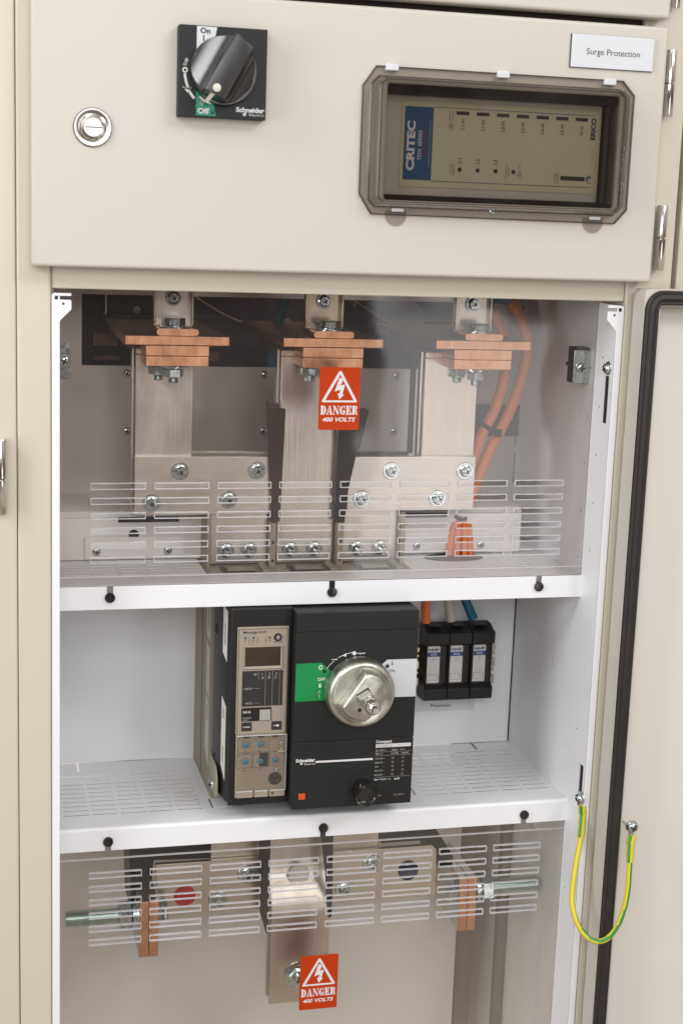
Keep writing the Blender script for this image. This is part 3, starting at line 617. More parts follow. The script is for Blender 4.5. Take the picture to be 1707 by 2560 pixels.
# ================================================================== CLEAR COVERS
def slot_rings():
    out = []
    for v in range(4):
        random.seed(40+v); o = []; n = 16
        x0, x1, z0, z1, t = -27.6, 27.6, -3.35, 3.35, 0.52
        outer = []; inner = []
        for k in range(n): outer.append((x0+(x1-x0)*k/n, z1)); inner.append((x0+t+(x1-x0-2*t)*k/n, z1-t-random.uniform(0, 0.55)))
        outer.append((x1, z1)); inner.append((x1-t, z1-t-0.2))
        outer.append((x1, z0)); inner.append((x1-t, z0+t))
        for k in range(1, n): outer.append((x1-(x1-x0)*k/n, z0)); inner.append((x1-t-(x1-x0-2*t)*k/n, z0+t+random.uniform(-0.05, 0.08)))
        outer.append((x0, z0)); inner.append((x0+t, z0+t))
        out.append(put(ringpoly(outer, inner, -1.75, 1.75), 'vent_slot', CUT, False))
    return out
RINGS = slot_rings()
def cover(name, label, z0, z1, top, glassm, seam, at, x0=9, x1=571.4):
    t = thing(name, label, 'cover', at)
    xs = [68.5, 132.4, 196.5, 260.4, 324.8, 388.9, 452.8, 516.4]; hs = []; k = 0
    for x in xs:
        for r in range(6):
            z = top-3.3-15.1*r-(0 if z0 > -400 else 0); hs.append((x-27.5, x+27.5, z-3.25, z+3.25))
    build(MB().plate((x0, x1), (z0, z1), hs, 45.4, 48.2), 'sheet', glassm, t, sm=False)
    for h in hs:
        link('vent_slot', RINGS[random.randrange(4)], t, ((h[0]+h[1])/2, 46.8, (h[2]+h[3])/2))
    bx('folded_seam', CUT, t, x0, x1, 45.15, 48.6, seam-0.25, seam+0.25, bevel=0)
    bx('cut_edge', CUT, t, x1+0.1, x1+0.7, 45.3, 48.4, z0, z1, bevel=0)
    return t
c1 = cover('upper_clear_cover', 'clear plastic cover with rows of vent slots over the upper busbar bay', -322, -1.5, -193.6, CLEAR, -289.5, (290, 47, -322))
c2 = cover('lower_clear_cover', 'clear plastic cover with rows of vent slots over the bay below the circuit breaker', -990, -573, -608.6, CLEAR2, -593.4, (290, 47, -990))
def black_screw(parent, x, z, up):
    s = build(MB().lathe((x, 43.3, z), (0, -1, 0), [(5.2, 0), (5.3, 1.6), (4.9, 2.4), (0.01, 2.6)], 26), 'retaining_screw', GBLACK, parent)
    bx('screw_slot', CROSS, s, x-0.5, x+0.5, 40.55, 41.2, z-4.5, z+4.5, bevel=0)
for x in (60.6, 291.4, 521.9): black_screw(c1, x, -310.7, True)
for x in (60.3, 290.9, 521.4): black_screw(c2, x, -573.2, False)

# ------------------------------------------------------------------ danger stickers
GL = {  # stencil slab letters, unit cap height 10
 'D': (8.4, [[(0, 0), (4.2, 0), (4.2, 10), (0, 10), (0, 9), (0.9, 9), (0.9, 1), (0, 1)], [(4.9, 0.1), (6.6, 0.7), (7.9, 2.4), (8.3, 5), (7.9, 7.6), (6.6, 9.3), (4.9, 9.9), (4.9, 8.6), (5.5, 7.6), (5.7, 5), (5.5, 2.4), (4.9, 1.4)]]),
 'A': (9.0, [[(0, 0), (2.6, 0), (2.6, 1), (2.0, 1), (2.5, 2.6), (4.3, 2.6), (4.3, 3.6), (2.8, 3.6), (3.9, 7.3), (4.3, 10), (3.6, 10), (0.9, 1), (0, 1)], [(4.9, 10), (5.8, 10), (8.3, 1), (9, 1), (9, 0), (4.6, 0), (4.6, 1), (5.3, 1)]]),
 'N': (9.2, [[(0, 0), (2.4, 0), (2.4, 1), (1.7, 1), (1.7, 7.2), (0.9, 8.4), (0.9, 1), (0, 1)], [(0, 10), (3, 10), (7.4, 2.6), (7.4, 0), (6.6, 0), (0.9, 9), (0, 9)], [(6.6, 10), (9.2, 10), (9.2, 9), (8.4, 9), (8.4, 0), (7.7, 0.6), (7.7, 9), (6.6, 9)]]),
 'G': (8.8, [[(4.0, 9.9), (2, 9.2), (0.6, 7.6), (0.2, 5), (0.6, 2.4), (2, 0.8), (4.0, 0.1), (4.0, 1.2), (3.3, 2.2), (3.0, 5), (3.3, 7.8), (4.0, 8.8)], [(4.7, 9.9), (5.8, 9.6), (6.8, 8.9), (7.4, 9.9), (7.9, 9.9), (7.9, 6.6), (7.2, 6.6), (6.2, 8.2), (4.7, 8.9)], [(4.7, 0.1), (6.2, 0.6), (7.3, 0.1), (7.9, 0.1), (7.9, 3.8), (8.6, 3.8), (8.6, 4.8), (4.7, 4.8), (4.7, 3.8), (5.5, 3.8), (5.5, 1.5), (4.7, 1.1)]]),
 'E': (8.0, [[(0, 0), (4.0, 0), (4.0, 10), (0, 10), (0, 9), (0.9, 9), (0.9, 1), (0, 1)], [(4.6, 10), (7.6, 10), (7.6, 6.8), (6.9, 6.8), (6.1, 8.4), (4.6, 9)], [(4.6, 5.6), (5.4, 6.8), (6.0, 6.8), (6.0, 3.4), (5.4, 3.4), (4.6, 4.6)], [(4.6, 0), (7.9, 0), (7.9, 3.4), (7.2, 3.4), (6.3, 1.7), (4.6, 1)]]),
 'R': (8.9, [[(0, 0), (4.2, 0), (4.2, 10), (0, 10), (0, 9), (0.9, 9), (0.9, 1), (0, 1)], [(4.8, 10), (6.8, 9.7), (7.8, 8.7), (7.9, 7.2), (7.2, 5.9), (5.9, 5.2), (4.8, 5.1), (4.8, 6), (5.2, 6.4), (5.4, 7.5), (5.2, 8.6), (4.8, 9)], [(4.8, 4.6), (6.9, 5.0), (7.6, 4), (7.6, 1.4), (8.0, 1), (8.9, 1), (8.7, 0.2), (7.0, 0), (5.6, 0.5), (5.3, 3.6), (4.8, 4.1)]])}
def sticker(name, label, cx, zt, y, tilt=0):
    t = thing(name, label, 'sticker', (cx, y, zt-64.2))
    poly('backing', DRED, t, rrect(cx-21.5, cx+21.5, zt-64.3, zt, 1.2), y-0.35, y)
    def tri(s_): return [(cx+a*s_[0], zt-s_[1]-b*s_[2]) for a, b in s_[3]]
    ot = [(cx-18.6, zt-34.6), (cx-18.0, zt-35.8), (cx+18.0, zt-35.8), (cx+18.6, zt-34.6), (cx+1.1, zt-3.9), (cx-1.1, zt-3.9)]
    it = [(cx-15.0, zt-33.8), (cx-14.8, zt-33.9), (cx+14.8, zt-33.9), (cx+15.0, zt-33.8), (cx+0.1, zt-7.6), (cx-0.1, zt-7.6)]
    build(ringpoly(ot, it, y-0.6, y-0.4), 'triangle', DWHT, t)
    bl = [(-0.8, 10.6), (3.6, 11.9), (0.8, 18.6), (5.4, 17.6), (2.8, 27.8), (5.0, 27.6), (-0.2, 32.8), (-2.3, 26.6), (-0.3, 27.0), (0.6, 22.8), (-5.4, 24.8)]
    poly('lightning_arrow', DWHT, t, [(cx+a, zt-b) for a, b in bl], y-0.6, y-0.4)
    tot = sum(GL[c][0]+0.9 for c in 'DANGER')-0.9; sc = 39.2/tot; x = cx-19.6; mb = MB()
    for c in 'DANGER':
        for pg in GL[c][1]: mb.prism([(x+a*sc, zt-48.6+b*0.92) for a, b in pg], y-0.6, y-0.4)
        x += (GL[c][0]+0.9)*sc
    build(mb, 'lettering', DWHT, t, sm=False)
    text('400 VOLTS', cx, zt-53.6, y-0.6, DWHT, t, h=4.0, w=35, bold=0.03, shear=0.28)
    return t
sticker('danger_sticker', 'red DANGER 400 VOLTS sticker on the upper clear cover', 292.5, -75.2, 45.2)
sticker('danger_sticker', 'red DANGER 400 VOLTS sticker on the lower clear cover at the bottom of the photo', 292.3, -723.2, 45.2)

# ================================================================== CIRCUIT BREAKER
cb = thing('circuit_breaker', 'large black moulded-case circuit breaker with metal rotary knob between the two shelves', 'circuit breaker', (280, 40, -540))
CF = 18.0
bx('rear_body', CREAM, cb, 178, 380, 107.2, 235, -600, -300, bevel=1.0)
build(MB().prism([(178, 107), (178, 84), (184, 44), (188, 38.6), (249, 38.6), (249, 60), (379.4, 60), (379.4, 107)], -538, -324.6, lambda u, v, w_: (u, v, w_)), 'black_body', BLACK, cb, bevel=1.0)
# side flank details
mp = lambda u, v, w_: (178-w_, u, v)
def side(name, m, pts, a=0.05, b=0.4, par=cb): return build(MB().prism(pts, a, b, mp), name, m, par)
side('side_label', LABW, [(131, -330), (152, -330), (151, -381), (131, -386)]); side('side_label', LABW, [(150.5, -389), (130, -395), (131, -449), (151, -446)])
side('side_label', LABW, [(151, -450), (131, -456), (129, -529), (152, -513)])
side('label_print', PRG, [(136, -335), (144, -335), (144, -376), (136, -376)], 0.42, 0.5); side('label_print', PRG, [(137, -460), (143, -460), (143, -478), (137, -478)], 0.42, 0.5)
side('side_groove', CROSS, [(180, -330), (181, -330), (181, -590), (180, -590)]); side('side_groove', CROSS, [(113, -330), (113.6, -330), (113.6, -510), (113, -510)])
def slant(name, m, pts, off=0.35):
    vs = [];
    for o_ in (0.06, off):
        for yy, z in pts: vs.append((184-(yy-44)*0.15-o_, yy, z))
    n = len(pts); return build(MB().add(vs, [tuple(range(n)), tuple(range(2*n-1, n-1, -1))]+[(i, (i+1) % n, (i+1) % n+n, i+n) for i in range(n)]), name, m, cb)
slant('side_label', LABW, [(50.5, -331), (64, -327), (64, -378), (50.5, -385)]); slant('label_print', PRG, [(54, -345), (59, -345), (59, -368), (54, -368)], 0.5)
slant('side_label', LABW, [(50.5, -434), (64, -426), (64, -502), (50.5, -516)]); slant('label_print', PRG, [(55, -438), (60, -437), (60, -449), (55, -449)], 0.5); slant('label_print', PRG, [(55, -480), (60, -480), (60, -496), (55, -498)], 0.5)
for z in (-360, -505):
    s_ = build(MB().lathe((178, 92, z), (-1, 0, 0), [(6.0, 0), (6.0, 1.2), (4.6, 1.5), (4.2, 0.8)], 22), 'side_screw', GBLACK, cb)
br = build(MB().prism([(108, -503), (112, -512), (108, -539), (66, -541), (60, -536), (60, -518), (70, -507)], 0.1, 2.0, mp), 'foot_bracket', TRIP2, cb, bevel=0.5)
pan(br, 175.8, 86, -533, 5.4, 3.2, rot=(0, 0, math.radians(-70)), name='foot_screw')
# front: trip unit surround, trip unit
bx('surround', BLACK, cb, 184.8, 248.5, 36.6, 40, -539, -325, bevel=0.6)
tu = build(MB().box(190.8, 244.8, 34.6, 37.5, -460, -343.8), 'trip_unit', TRIP, cb, bevel=0.5)
bx('bezel_line', CROSS, tu, 192.0, 243.6, 34.3, 34.5, -346.0, -345.7, bevel=0)
bx('bezel_line', CROSS, tu, 192.0, 192.3, 34.3, 34.5, -459.5, -345.7, bevel=0); bx('bezel_line', CROSS, tu, 243.3, 243.6, 34.3, 34.5, -459.5, -345.7, bevel=0)
Yt = 34.2
text('Micrologic 5.0 A', 208.6, 0, Yt, PRK, tu, h=2.4, w=23.6, bold=0.012, mp=lambda u, v: (u, Yt, v-349.2))
for x in (198.8, 207.3, 224.4): build(MB().lathe((x, 34.5, -355.4), (0, -1, 0), [(1.05, 0), (0.9, 0.5)], 12), 'indicator_led', CROSS, tu)
for x in (203, 211.7, 220.5): bx('divider', PRK, tu, x-0.12, x+0.12, 34.25, 34.5, -361.4, -354.6, bevel=0)
text('Ir', 198.9, -358.6, Yt, PRK, tu, h=1.4, bold=0.02); text('Isd', 207.3, -358.3, Yt, PRK, tu, h=1.3, bold=0.02); text('Ii', 206.6, -360.6, Yt, PRK, tu, h=1.3, bold=0.02); text('Ap', 224.4, -358.2, Yt, PRK, tu, h=1.3, bold=0.02)
build(MB().lathe((233, 34.5, -355.3), (0, -1, 0), [(4.2, 0), (4.1, 1.0), (3.8, 1.3)], 26), 'test_button', GBLACK, tu)
build(ringp(233, -355.1, 0.7, 1.15, 32.6, 33.1), 'lamp_mark', PRW, tu)
mb = MB()
for k in range(8):
    q = math.pi*k/4+0.2; mb.prism([(233+1.7*math.cos(q-0.1), -355.1+1.7*math.sin(q-0.1)), (233+2.6*math.cos(q-0.07), -355.1+2.6*math.sin(q-0.07)), (233+2.6*math.cos(q+0.07), -355.1+2.6*math.sin(q+0.07)), (233+1.7*math.cos(q+0.1), -355.1+1.7*math.sin(q+0.1))], 32.6, 33.1)
build(mb, 'lamp_mark', PRW, tu); text('test / reset', 233, -360.3, Yt, PRK, tu, h=1.0, w=9.4, bold=0.03)
# display window with bevelled frame
fo = [(196.9, -363.8), (239, -364.0), (239.2, -389.6), (196.9, -389.2)]; fi = [(199.4, -365.8), (236.2, -365.8), (236.2, -385.7), (199.4, -385.7)]
vs = [(x, 34.4, z) for x, z in fo]+[(x, 33.2, z) for x, z in [(197.9, -364.8), (238.0, -364.9), (238.1, -388.6), (197.9, -388.3)]]+[(x, 34.35, z) for x, z in fi]
build(MB().add(vs, [(i, (i+1) % 4, (i+1) % 4+4, i+4) for i in range(4)]+[(i+4, (i+1) % 4+4, (i+1) % 4+8, i+8) for i in range(4)]), 'display_frame', TRIP, tu, sm=False)
bx('display', LCD, tu, 199.2, 236.4, 34.05, 34.4, -385.9, -365.6, bevel=0)
bx('bar_graph', PRK, tu, 196.6, 239.5, 34.0, 34.5, -429.2, -391, bevel=0)
Yb = 33.8
for x, s_ in ((210.1, 'N'), (217.4, '1'), (224.9, '2'), (232.1, '3')): text(s_, x, -394.6, Yb, PRG, tu, h=2.7, shear=0.25, bold=0.01)
for x, s_ in ((217.6, 'A'), (224.8, 'B'), (231.9, 'C')): text(s_, x, -398.5, Yb, PRG, tu, h=2.7, shear=0.25, bold=0.01)
for x, b_ in ((213.6, -400), (221, -428.6), (228.5, -428.6), (236.1, -428.6)): bx('scale_line', PRG, tu, x-0.12, x+0.12, 33.75, 33.95, b_, -391.4, bevel=0)
text('100%', 203, -410, Yb, PRG, tu, h=2.3, w=9); text('40%', 203.8, -425.8, Yb, PRG, tu, h=2.3, w=7.4)
for z in (-409.8, -425.8): bx('scale_line', PRG, tu, 208.6, 215.6, 33.75, 33.95, z-0.12, z+0.12, bevel=0)
mb = MB()
for x in (217.5, 224.9, 232.2):
    for z in (-404, -409.7, -415, -420.4, -425.8): mb.box(x-0.9, x+0.9, 33.75, 33.95, z-0.2, z+0.2)
build(mb, 'segment_marks', BROWN, tu)
poly('rating_plug', BLACK, tu, rrect(196.5, 228.3, -445.4, -430.9, 1), 33.8, 34.5, bevel=0.2)
text('5.0 A', 202.2, -435.2, 33.6, PRW, tu, h=2.3, w=8.2, bold=0.03); text('33.04', 0, 0, 33.6, PRW, tu, h=0.01) if False else None
text('LV830687', 202.6, -441.5, 33.6, PRG, tu, h=1.3, w=9.2, bold=0.02) if False else text('09030687', 202.6, -441.6, 33.6, PRG, tu, h=1.3, w=9.2, bold=0.02); text('5007V', 201.0, -444.0, 33.6, PRG, tu, h=1.3, w=5.6, bold=0.02)
bx('blank_patch', PRG, tu, 215.8, 227.3, 33.6, 33.78, -444.9, -433.2, bevel=0)
bx('menu_key', PRK, tu, 196.9, 207.6, 33.9, 34.5, -456.1, -446.8, bevel=0.15); text('menu', 202.2, -451.4, 33.7, PRW, tu, h=1.8, w=7.4, bold=0.02)
bx('arrow_key', PRK, tu, 228.9, 239.5, 33.9, 34.5, -456.0, -446.7, bevel=0.15)
poly('arrow_mark', PRW, tu, [(230.8, -450.9), (234.4, -450.9), (234.4, -449.6), (237.4, -451.3), (234.4, -453.0), (234.4, -451.7), (230.8, -451.7)], 33.6, 33.8)
# lower dial panel under its own clear flap
dp = build(MB().box(191.6, 244.9, 35.2, 37.5, -530, -460.4), 'dial_panel', TRIP, cb, bevel=0.4)
def dial(x, z, r=2.75):
    d = build(MB().lathe((x, 35.1, z), (0, -1, 0), [(r, 0), (r*0.95, 1.2), (r*0.8, 1.5)], 18), 'dial', DIALB, dp)
    build(MB().prism([(x+a, z+b) for a, b in rotp([(-1.7, -0.35), (1.7, -0.35), (1.7, 0.35), (-1.7, 0.35)], 0.75)], 33.4, 33.55), 'dial_slot', CROSS, dp)
    mb = MB()
    for k in range(12):
        q = 2*math.pi*k/12+0.1
        if 4.3 < q < 5.1: continue
        mb.prism([(x+a*math.cos(q)-b*math.sin(q), z+a*math.sin(q)+b*math.cos(q)) for a, b in ((3.1, -0.17), (4.5, -0.17), (4.5, 0.17), (3.1, 0.17))], 34.8, 35.1)
    build(mb, 'tick_marks', PRK, dp)
bx('dark_field', PRK, dp, 217, 226.3, 34.95, 35.15, -496.4, -481, bevel=0)
for x, z in ((202, -471.9), (218.4, -471.9), (201.9, -490.2), (218.3, -490.2), (234.3, -490.1)): dial(x, z)
def frame(x0, x1, z0, z1):
    t_ = 0.1; mb = MB()
    for b in ((x0, x1, z0-t_, z0+t_), (x0, x1, z1-t_, z1+t_), (x0-t_, x0+t_, z0+t_, z1-t_), (x1-t_, x1+t_, z0+t_, z1-t_)): mb.box(b[0], b[1], 34.9, 35.15, b[2], b[3])
    build(mb, 'frame_lines', PRK, dp)
frame(193.8, 226.4, -480, -462.6); frame(192.6, 209.3, -497, -482); frame(209.8, 227, -497.3, -481.6); frame(228, 243, -496, -480.6)
Yd = 34.85
for s_, x, z, h in (('Ir', 195.6, -465.6, 1.3), ('tr', 211.6, -466, 1.3), ('x In', 202, -478.4, 1.1), ('@ 6 Ir', 217.5, -478.4, 1.1), ('long time', 203.5, -461.6, 1.0), ('short time', 202.5, -481.2, 1.0), ('Isd', 195.4, -484, 1.3), ('tsd', 211.3, -483.4, 1.3), ('x Ir', 201.5, -497.2, 1.2), ('setting', 201.2, -499.8, 1.2), ('delay', 218, -499.3, 1.2), ('x In', 234.3, -497.4, 1.1), ('instantaneous', 234.5, -480.4, 0.8),
                    ('.4', 196.3, -470, 1.0), ('.5', 197.0, -474.4, 1.0), ('.6', 198.6, -467, 1.0), ('.8', 206, -467.6, 1.0), ('.95', 208.2, -470, 1.0), ('.98', 208, -474, 1.0), ('2.5', 195.6, -489.4, 1.0), ('2', 196.4, -492, 1.0), ('1.5', 197.0, -495, 1.0), ('6', 206.8, -488.0, 1.0), ('8', 207, -491.6, 1.0), ('10', 206.6, -495, 1.0), ('12', 222.6, -467.6, 1.0), ('16', 224, -470, 1.0), ('20', 223.8, -474.4, 1.0)):
    text(s_, x, z, Yd, PRK, dp, h=h, bold=0.01)
build(MB().lathe((238.8, 35.1, -471.6), (0, -1, 0), [(1.9, 0), (1.9, 1), (1.2, 1.1), (1.0, 0.6)], 16), 'flap_screw', ZINC, dp)
build(MB().lathe((234.9, 35.1, -501), (0, -1, 0), [(2.3, 0), (2.2, 1.4), (1.4, 1.6), (1.2, 0.9)], 16), 'flap_screw', ZINC, dp)
build(MB().lathe((234.2, 35.1, -510.4), (0, -1, 0), [(7.2, 0), (7.2, 0.5), (6.8, 0.7)], 28), 'test_port', SHCLR, dp); poly('test_port_plug', PRK, dp, circ(233.8, -507.5, 4.4, 20), 33.8, 34.3)
bx('port_slot', CROSS, dp, 232.2, 236, 33.8, 34.3, -516, -513.8, bevel=0)
for a, b in ((192.6, 210), (212.6, 226.2), (228.4, 244.6)): bx('lower_tab', CREAM if a > 228 else TRIP, dp, a, b, 32.6, 35.0, -529.6, -522.8, bevel=0.3)
text('In 1600 A', 201, -526.6, 32.4, CREAM, dp, h=2.2, w=12.6); text('N', 231.6, -526.0, 32.4, PRK, dp, h=3.2, w=2.8, bold=0.03)
fc = build(MB().box(192.2, 244.6, 31.8, 32.4, -522.4, -461.2), 'clear_flap', CLEAR3, cb)
for b in ((192.2, 209.6, -522.9, -521.9), (212.8, 226.0, -522.9, -521.9), (228.6, 244.4, -522.9, -521.9), (192, 244.8, -461.2, -460.7), (244.4, 245, -522.4, -461.2)): bx('flap_edge', CUT, fc, b[0], b[1], 31.5, 33.4, b[2], b[3], bevel=0)
bx('flap_latch', CREAM, fc, 235.6, 243.6, 30.4, 31.7, -480, -478.2, bevel=0.3); bx('flap_latch', CREAM, fc, 238.6, 240.4, 30.4, 31.7, -478.1, -475.2, bevel=0.3)
for x in (202, 217.6, 232.6): bx('flap_hinge', CROSS, fc, x-3.2, x+3.2, 31.2, 31.7, -462.8, -461.4, bevel=0)
# right-hand mechanism cover in three stacked panels
mc = build(MB().box(249.2, 380.2, CF, 60, -540, -466.6), 'mechanism_cover', ANTH, cb, bevel=0.7, seg=2)
build(MB().box(249.2, 380.2, CF, 60, -465.4, -347.6), 'mechanism_cover', ANTH, cb, bevel=0.5)
build(MB().box(249.2, 380.2, CF, 60, -346.4, -326.0), 'mechanism_cover', ANTH, cb, bevel=0.7)
bx('joint_core', CROSS, mc, 250, 379.4, CF+1.2, 59, -539, -328, bevel=0)
for a in ((299, 303), (352, 356)): bx('joint_bridge', ANTH, mc, a[0], a[1], CF+0.15, CF+2, -347.7, -346.3, bevel=0)
for a in ((264, 267), (308, 311)): bx('joint_bridge', ANTH, mc, a[0], a[1], CF+0.15, CF+2, -466.7, -465.3, bevel=0)
for x, z in ((372.4, -336.8), (252.3, -502.8)): build(MB().lathe((x, CF-0.05, z), (0, -1, 0), [(1.2, 0), (1.1, 0.15)], 12), 'pin_hole', CROSS, mc)
bx('front_chamfer_panel', BLACK, cb, 187.5, 190.4, 37.6, 39.2, -538, -325.5, bevel=0)
build(MB().lathe((187.5, 36.4, -534.6), (0, -1, 0), [(1.4, 0), (1.3, 0.15)], 12), 'pin_hole', CROSS, cb)
Yc = CF-0.05
poly('off_label', GREEN, cb, [(249.5, -380), (276.6, -379.7), (286.6, -389.0), (286, -420.6), (249.3, -420.8)], Yc-0.3, Yc)
poly('on_label', SKYW, cb, [(380.1, -379.2), (347.4, -379), (341, -384.6), (343, -420.2), (380.1, -420.6)], Yc-0.3, Yc)
Yl = Yc-0.5
text('O', 275.6, -384.6, Yl, DWHT, cb, h=4.6, w=4.2, bold=0.03); text('OFF', 277.0, -397.6, Yl, DWHT, cb, h=3.4, w=8.4, bold=0.015)
poly('lock_mark', DWHT, cb, rrect(274.2, 277.0, -406.4, -403.2, 0.3, 2), Yl, Yl+0.15); build(arc(275.6, -403.2, 1.0, 0, 180, 0.5, Yl, Yl+0.15), 'lock_mark', DWHT, cb)
build(MB().tube([(275.4, Yl, -409), (275.4, Yl, -411.6)], 0.28, 5).tube([(274, Yl, -411.7), (276.8, Yl, -411.7)], 0.28, 5).tube([(274, Yl, -413.4), (275.6, Yl, -415.6), (275.5, Yl, -418)], 0.28, 5), 'contact_mark', DWHT, cb)
for x, z in ((279.9, -389.2), (347.6, -386)): poly('position_dot', PRK, cb, circ(x, z, 2.1), Yl, Yl+0.15)
text('I', 352.9, -383.2, Yl, PRK, cb, h=4.4, bold=0.015); text('ON', 352.7, -391.2, Yl, PRK, cb, h=3.0, w=6.2)
def arcln(a0, a1, t_=0.5): build(arc(314.2, -408, 38.6, a0, a1, t_, Yl, Yl+0.15), 'travel_arc', DWHT, cb)
arcln(94, 121, 0.55); arcln(129, 146, 0.5)
poly('travel_end', DWHT, cb, circ(311.2, -370.6, 2.2), Yl-0.05, Yl+0.2)
poly('arrow_mark', DWHT, cb, [(299.2, -373.0), (302.6, -369.9), (302.6, -373.9)], Yl-0.05, Yl+0.2)
text('tripped', 318.4, -370.7, Yl, DWHT, cb, h=1.6, w=8.6, bold=0.03); text('reset', 290.4, -376.3, Yl, DWHT, cb, h=1.5, w=6.2, bold=0.03)
text('Schneider', 262.7, -485.6, Yl, DWHT, cb, h=3.4, w=20.6, bold=0.04); text('Electric', 267.2, -489.7, Yl, DWHT, cb, h=1.8, w=11.4, bold=0.015, space=1.2)
build(ringp(258.3, -489.2, 0.6, 1.2, Yl, Yl+0.15), 'logo_swirl', DWHT, cb); build(MB().tube([(257.4, Yl, -489.8), (259.4, Yl, -488.4), (259, Yl, -486.8)], 0.3, 5), 'logo_swirl', DWHT, cb)
bx('logo_bar', DWHT, cb, 273.6, 336.0, Yl, Yl+0.3, -489.0, -487.0, bevel=0)
bx('trip_button', ORB, cb, 256.3, 263.6, CF-0.8, CF-0.1, -529.1, -522.3, bevel=0.2)
# rating table
bx('rating_plate', BLACK, cb, 337, 379.6, Yc-0.2, Yc, -539, -467.4, bevel=0)
text('Compact', 347.4, -469.0, Yl, PRW, cb, h=2.8, w=17.4, bold=0.035)
bx('type_bar', PRW, cb, 338.7, 377.3, Yl, Yl+0.2, -475.7, -471.8, bevel=0); text('NS1600 N', 347.8, -473.8, Yl-0.15, PRG, cb, h=2.5, w=16.6, bold=0.02)
build(MB().tube([(362, Yl-0.1, -473.4), (368, Yl-0.1, -473.4)], 0.18, 5).tube([(369, Yl-0.1, -474), (374, Yl-0.1, -472.8), (376, Yl-0.1, -473)], 0.18, 5), 'breaker_symbol', PRG, cb)
def row(z, *cells, m=PRG):
    for x, s_, h_, b_ in cells:
        vs_, fs_ = glyphs(s_, b_); wd = (max(p[0] for p in vs_)-min(p[0] for p in vs_))*h_/0.73
        text(s_, x+wd/2, z, Yl, m, cb, h=h_, bold=b_)
row(-478.8, (338.8, 'Ui', 2.0, 0.03), (343.4, '800 V', 2.0, 0), (356.6, 'Uimp', 2.0, 0.03), (365.8, '8 kV', 2.0, 0)); row(-482.6, (338.8, 'Ue', 2.0, 0.03), (343.4, '(V)', 2.0, 0), (356.4, 'Icu(kA)', 1.9, 0.02), (367.6, 'Ics(kA)', 1.9, 0.02))
for z in (-480.7, -484.8, -508.9): bx('rule', PRG, cb, 338.6, 377.4, Yl, Yl+0.2, z-0.09, z+0.09, bevel=0)
for z, a, b, c in ((-487.9, '220/240 ~', '65', '37'), (-492.5, '380/415 ~', '50', '37'), (-497.0, '440      ~', '50', '37'), (-501.5, '500/525 ~', '40', '30'), (-506.3, '660/690 ~', '30', '22')):
    row(z, (338.6, a, 1.9, 0), (356.8, b, 1.9, 0), (368.0, c, 1.9, 0))
row(-511.3, (338.6, 'Icw', 2.0, 0.03), (344.2, '19.2kA / 1s', 2.0, 0), (360.4, 'cat B', 2.0, 0.03), m=PRW); row(-529.6, (338.8, '50/60Hz', 1.7, 0), (361.2, 'IEC 60947-2', 1.6, 0))
bx('blank_panel', ANTH, cb, 338.4, 378.4, Yl, Yl+0.2, -525, -514.2, bevel=0)
# black indicator button
build(MB().lathe((326, CF-0.2, -521.5), (0, -1, 0), [(12.2, 0), (12.4, 3), (12.4, 17), (11.8, 18.4), (9.6, 19.2), (8.6, 18.2), (0.01, 18.0)], 36), 'lock_cylinder', GBLACK, cb)
build(MB().prism([(318.5+a, -510+b) for a, b in rotp([(-1.9, -0.35), (1.9, -0.35), (1.9, 0.35), (-1.9, 0.35)], 1.4)], CF-18.8, CF-18.3), 'key_slot', BRASS, cb)
text('R.2405', 320.2, -528.4, CF-19.0, PRG, cb, h=1.9, w=8, rot=183, bold=0.02)
# metal rotary knob with grip and square spindle
ax, az = 315.4, -408.8
kb = build(MB().lathe((ax, CF-2, az), (0, -1, 0), [(34.8, 0), (36.4, 3), (36.7, 9), (36.3, 15.5), (35.2, 19.5), (33.0, 22.0), (31.2, 22.4), (29.6, 21.2), (28.0, 20.2), (0.01, 20.2)], 64), 'rotary_knob', CAST, cb)
def dshape(r, s_): 
    out = []
    for k in range(40):
        q = 2*math.pi*k/40; x, z = r*math.cos(q), r*math.sin(q)
        # flat on the upper-left, angle 61 deg like the door handle
        n_ = (-math.sin(math.radians(55)), math.cos(math.radians(55))); dd = x*n_[0]+z*n_[1]
        if dd > s_: x -= n_[0]*(dd-s_); z -= n_[1]*(dd-s_)
        if dd < -s_*1.35: x += n_[0]*(-dd-s_*1.35); z += n_[1]*(-dd-s_*1.35)
        out.append((x, z))
    return out
def dloft():
    a = dshape(27.0, 15.5); b = dshape(24.6, 12.6); c = dshape(23.4, 11.6); n = 40; y0 = CF-2-20.3
    vs = [(ax+x, y0, az+z) for x, z in a]+[(ax+x, y0-5, az+z) for x, z in a]+[(ax+x, y0-10.5, az+z) for x, z in b]+[(ax+x, y0-11.2, az+z) for x, z in c]; fs = []
    for j in range(3):
        for i in range(n): fs.append((j*n+i, j*n+(i+1) % n, (j+1)*n+(i+1) % n, (j+1)*n+i))
    fs.append(tuple(range(3*n, 4*n))); fs.append(tuple(range(n-1, -1, -1)))
    return MB().add(vs, fs)
build(dloft(), 'grip', CAST, kb)
y1 = CF-2-31.6
spx, spz = ax+0, az+0.5
sq = rotp([(-6.8, -6.8), (6.8, -6.8), (6.8, 6.8), (-6.8, 6.8)], math.radians(32))
build(MB().prism([(spx+a*1.1+0.5, spz+b*1.1+0.5) for a, b in sq], y1-0.5, y1+0.05), 'spindle_hole', CROSS, kb)
build(MB().prism([(spx+a, spz+b) for a, b in sq], y1-14, y1), 'spindle', CAST, kb, bevel=0.6)
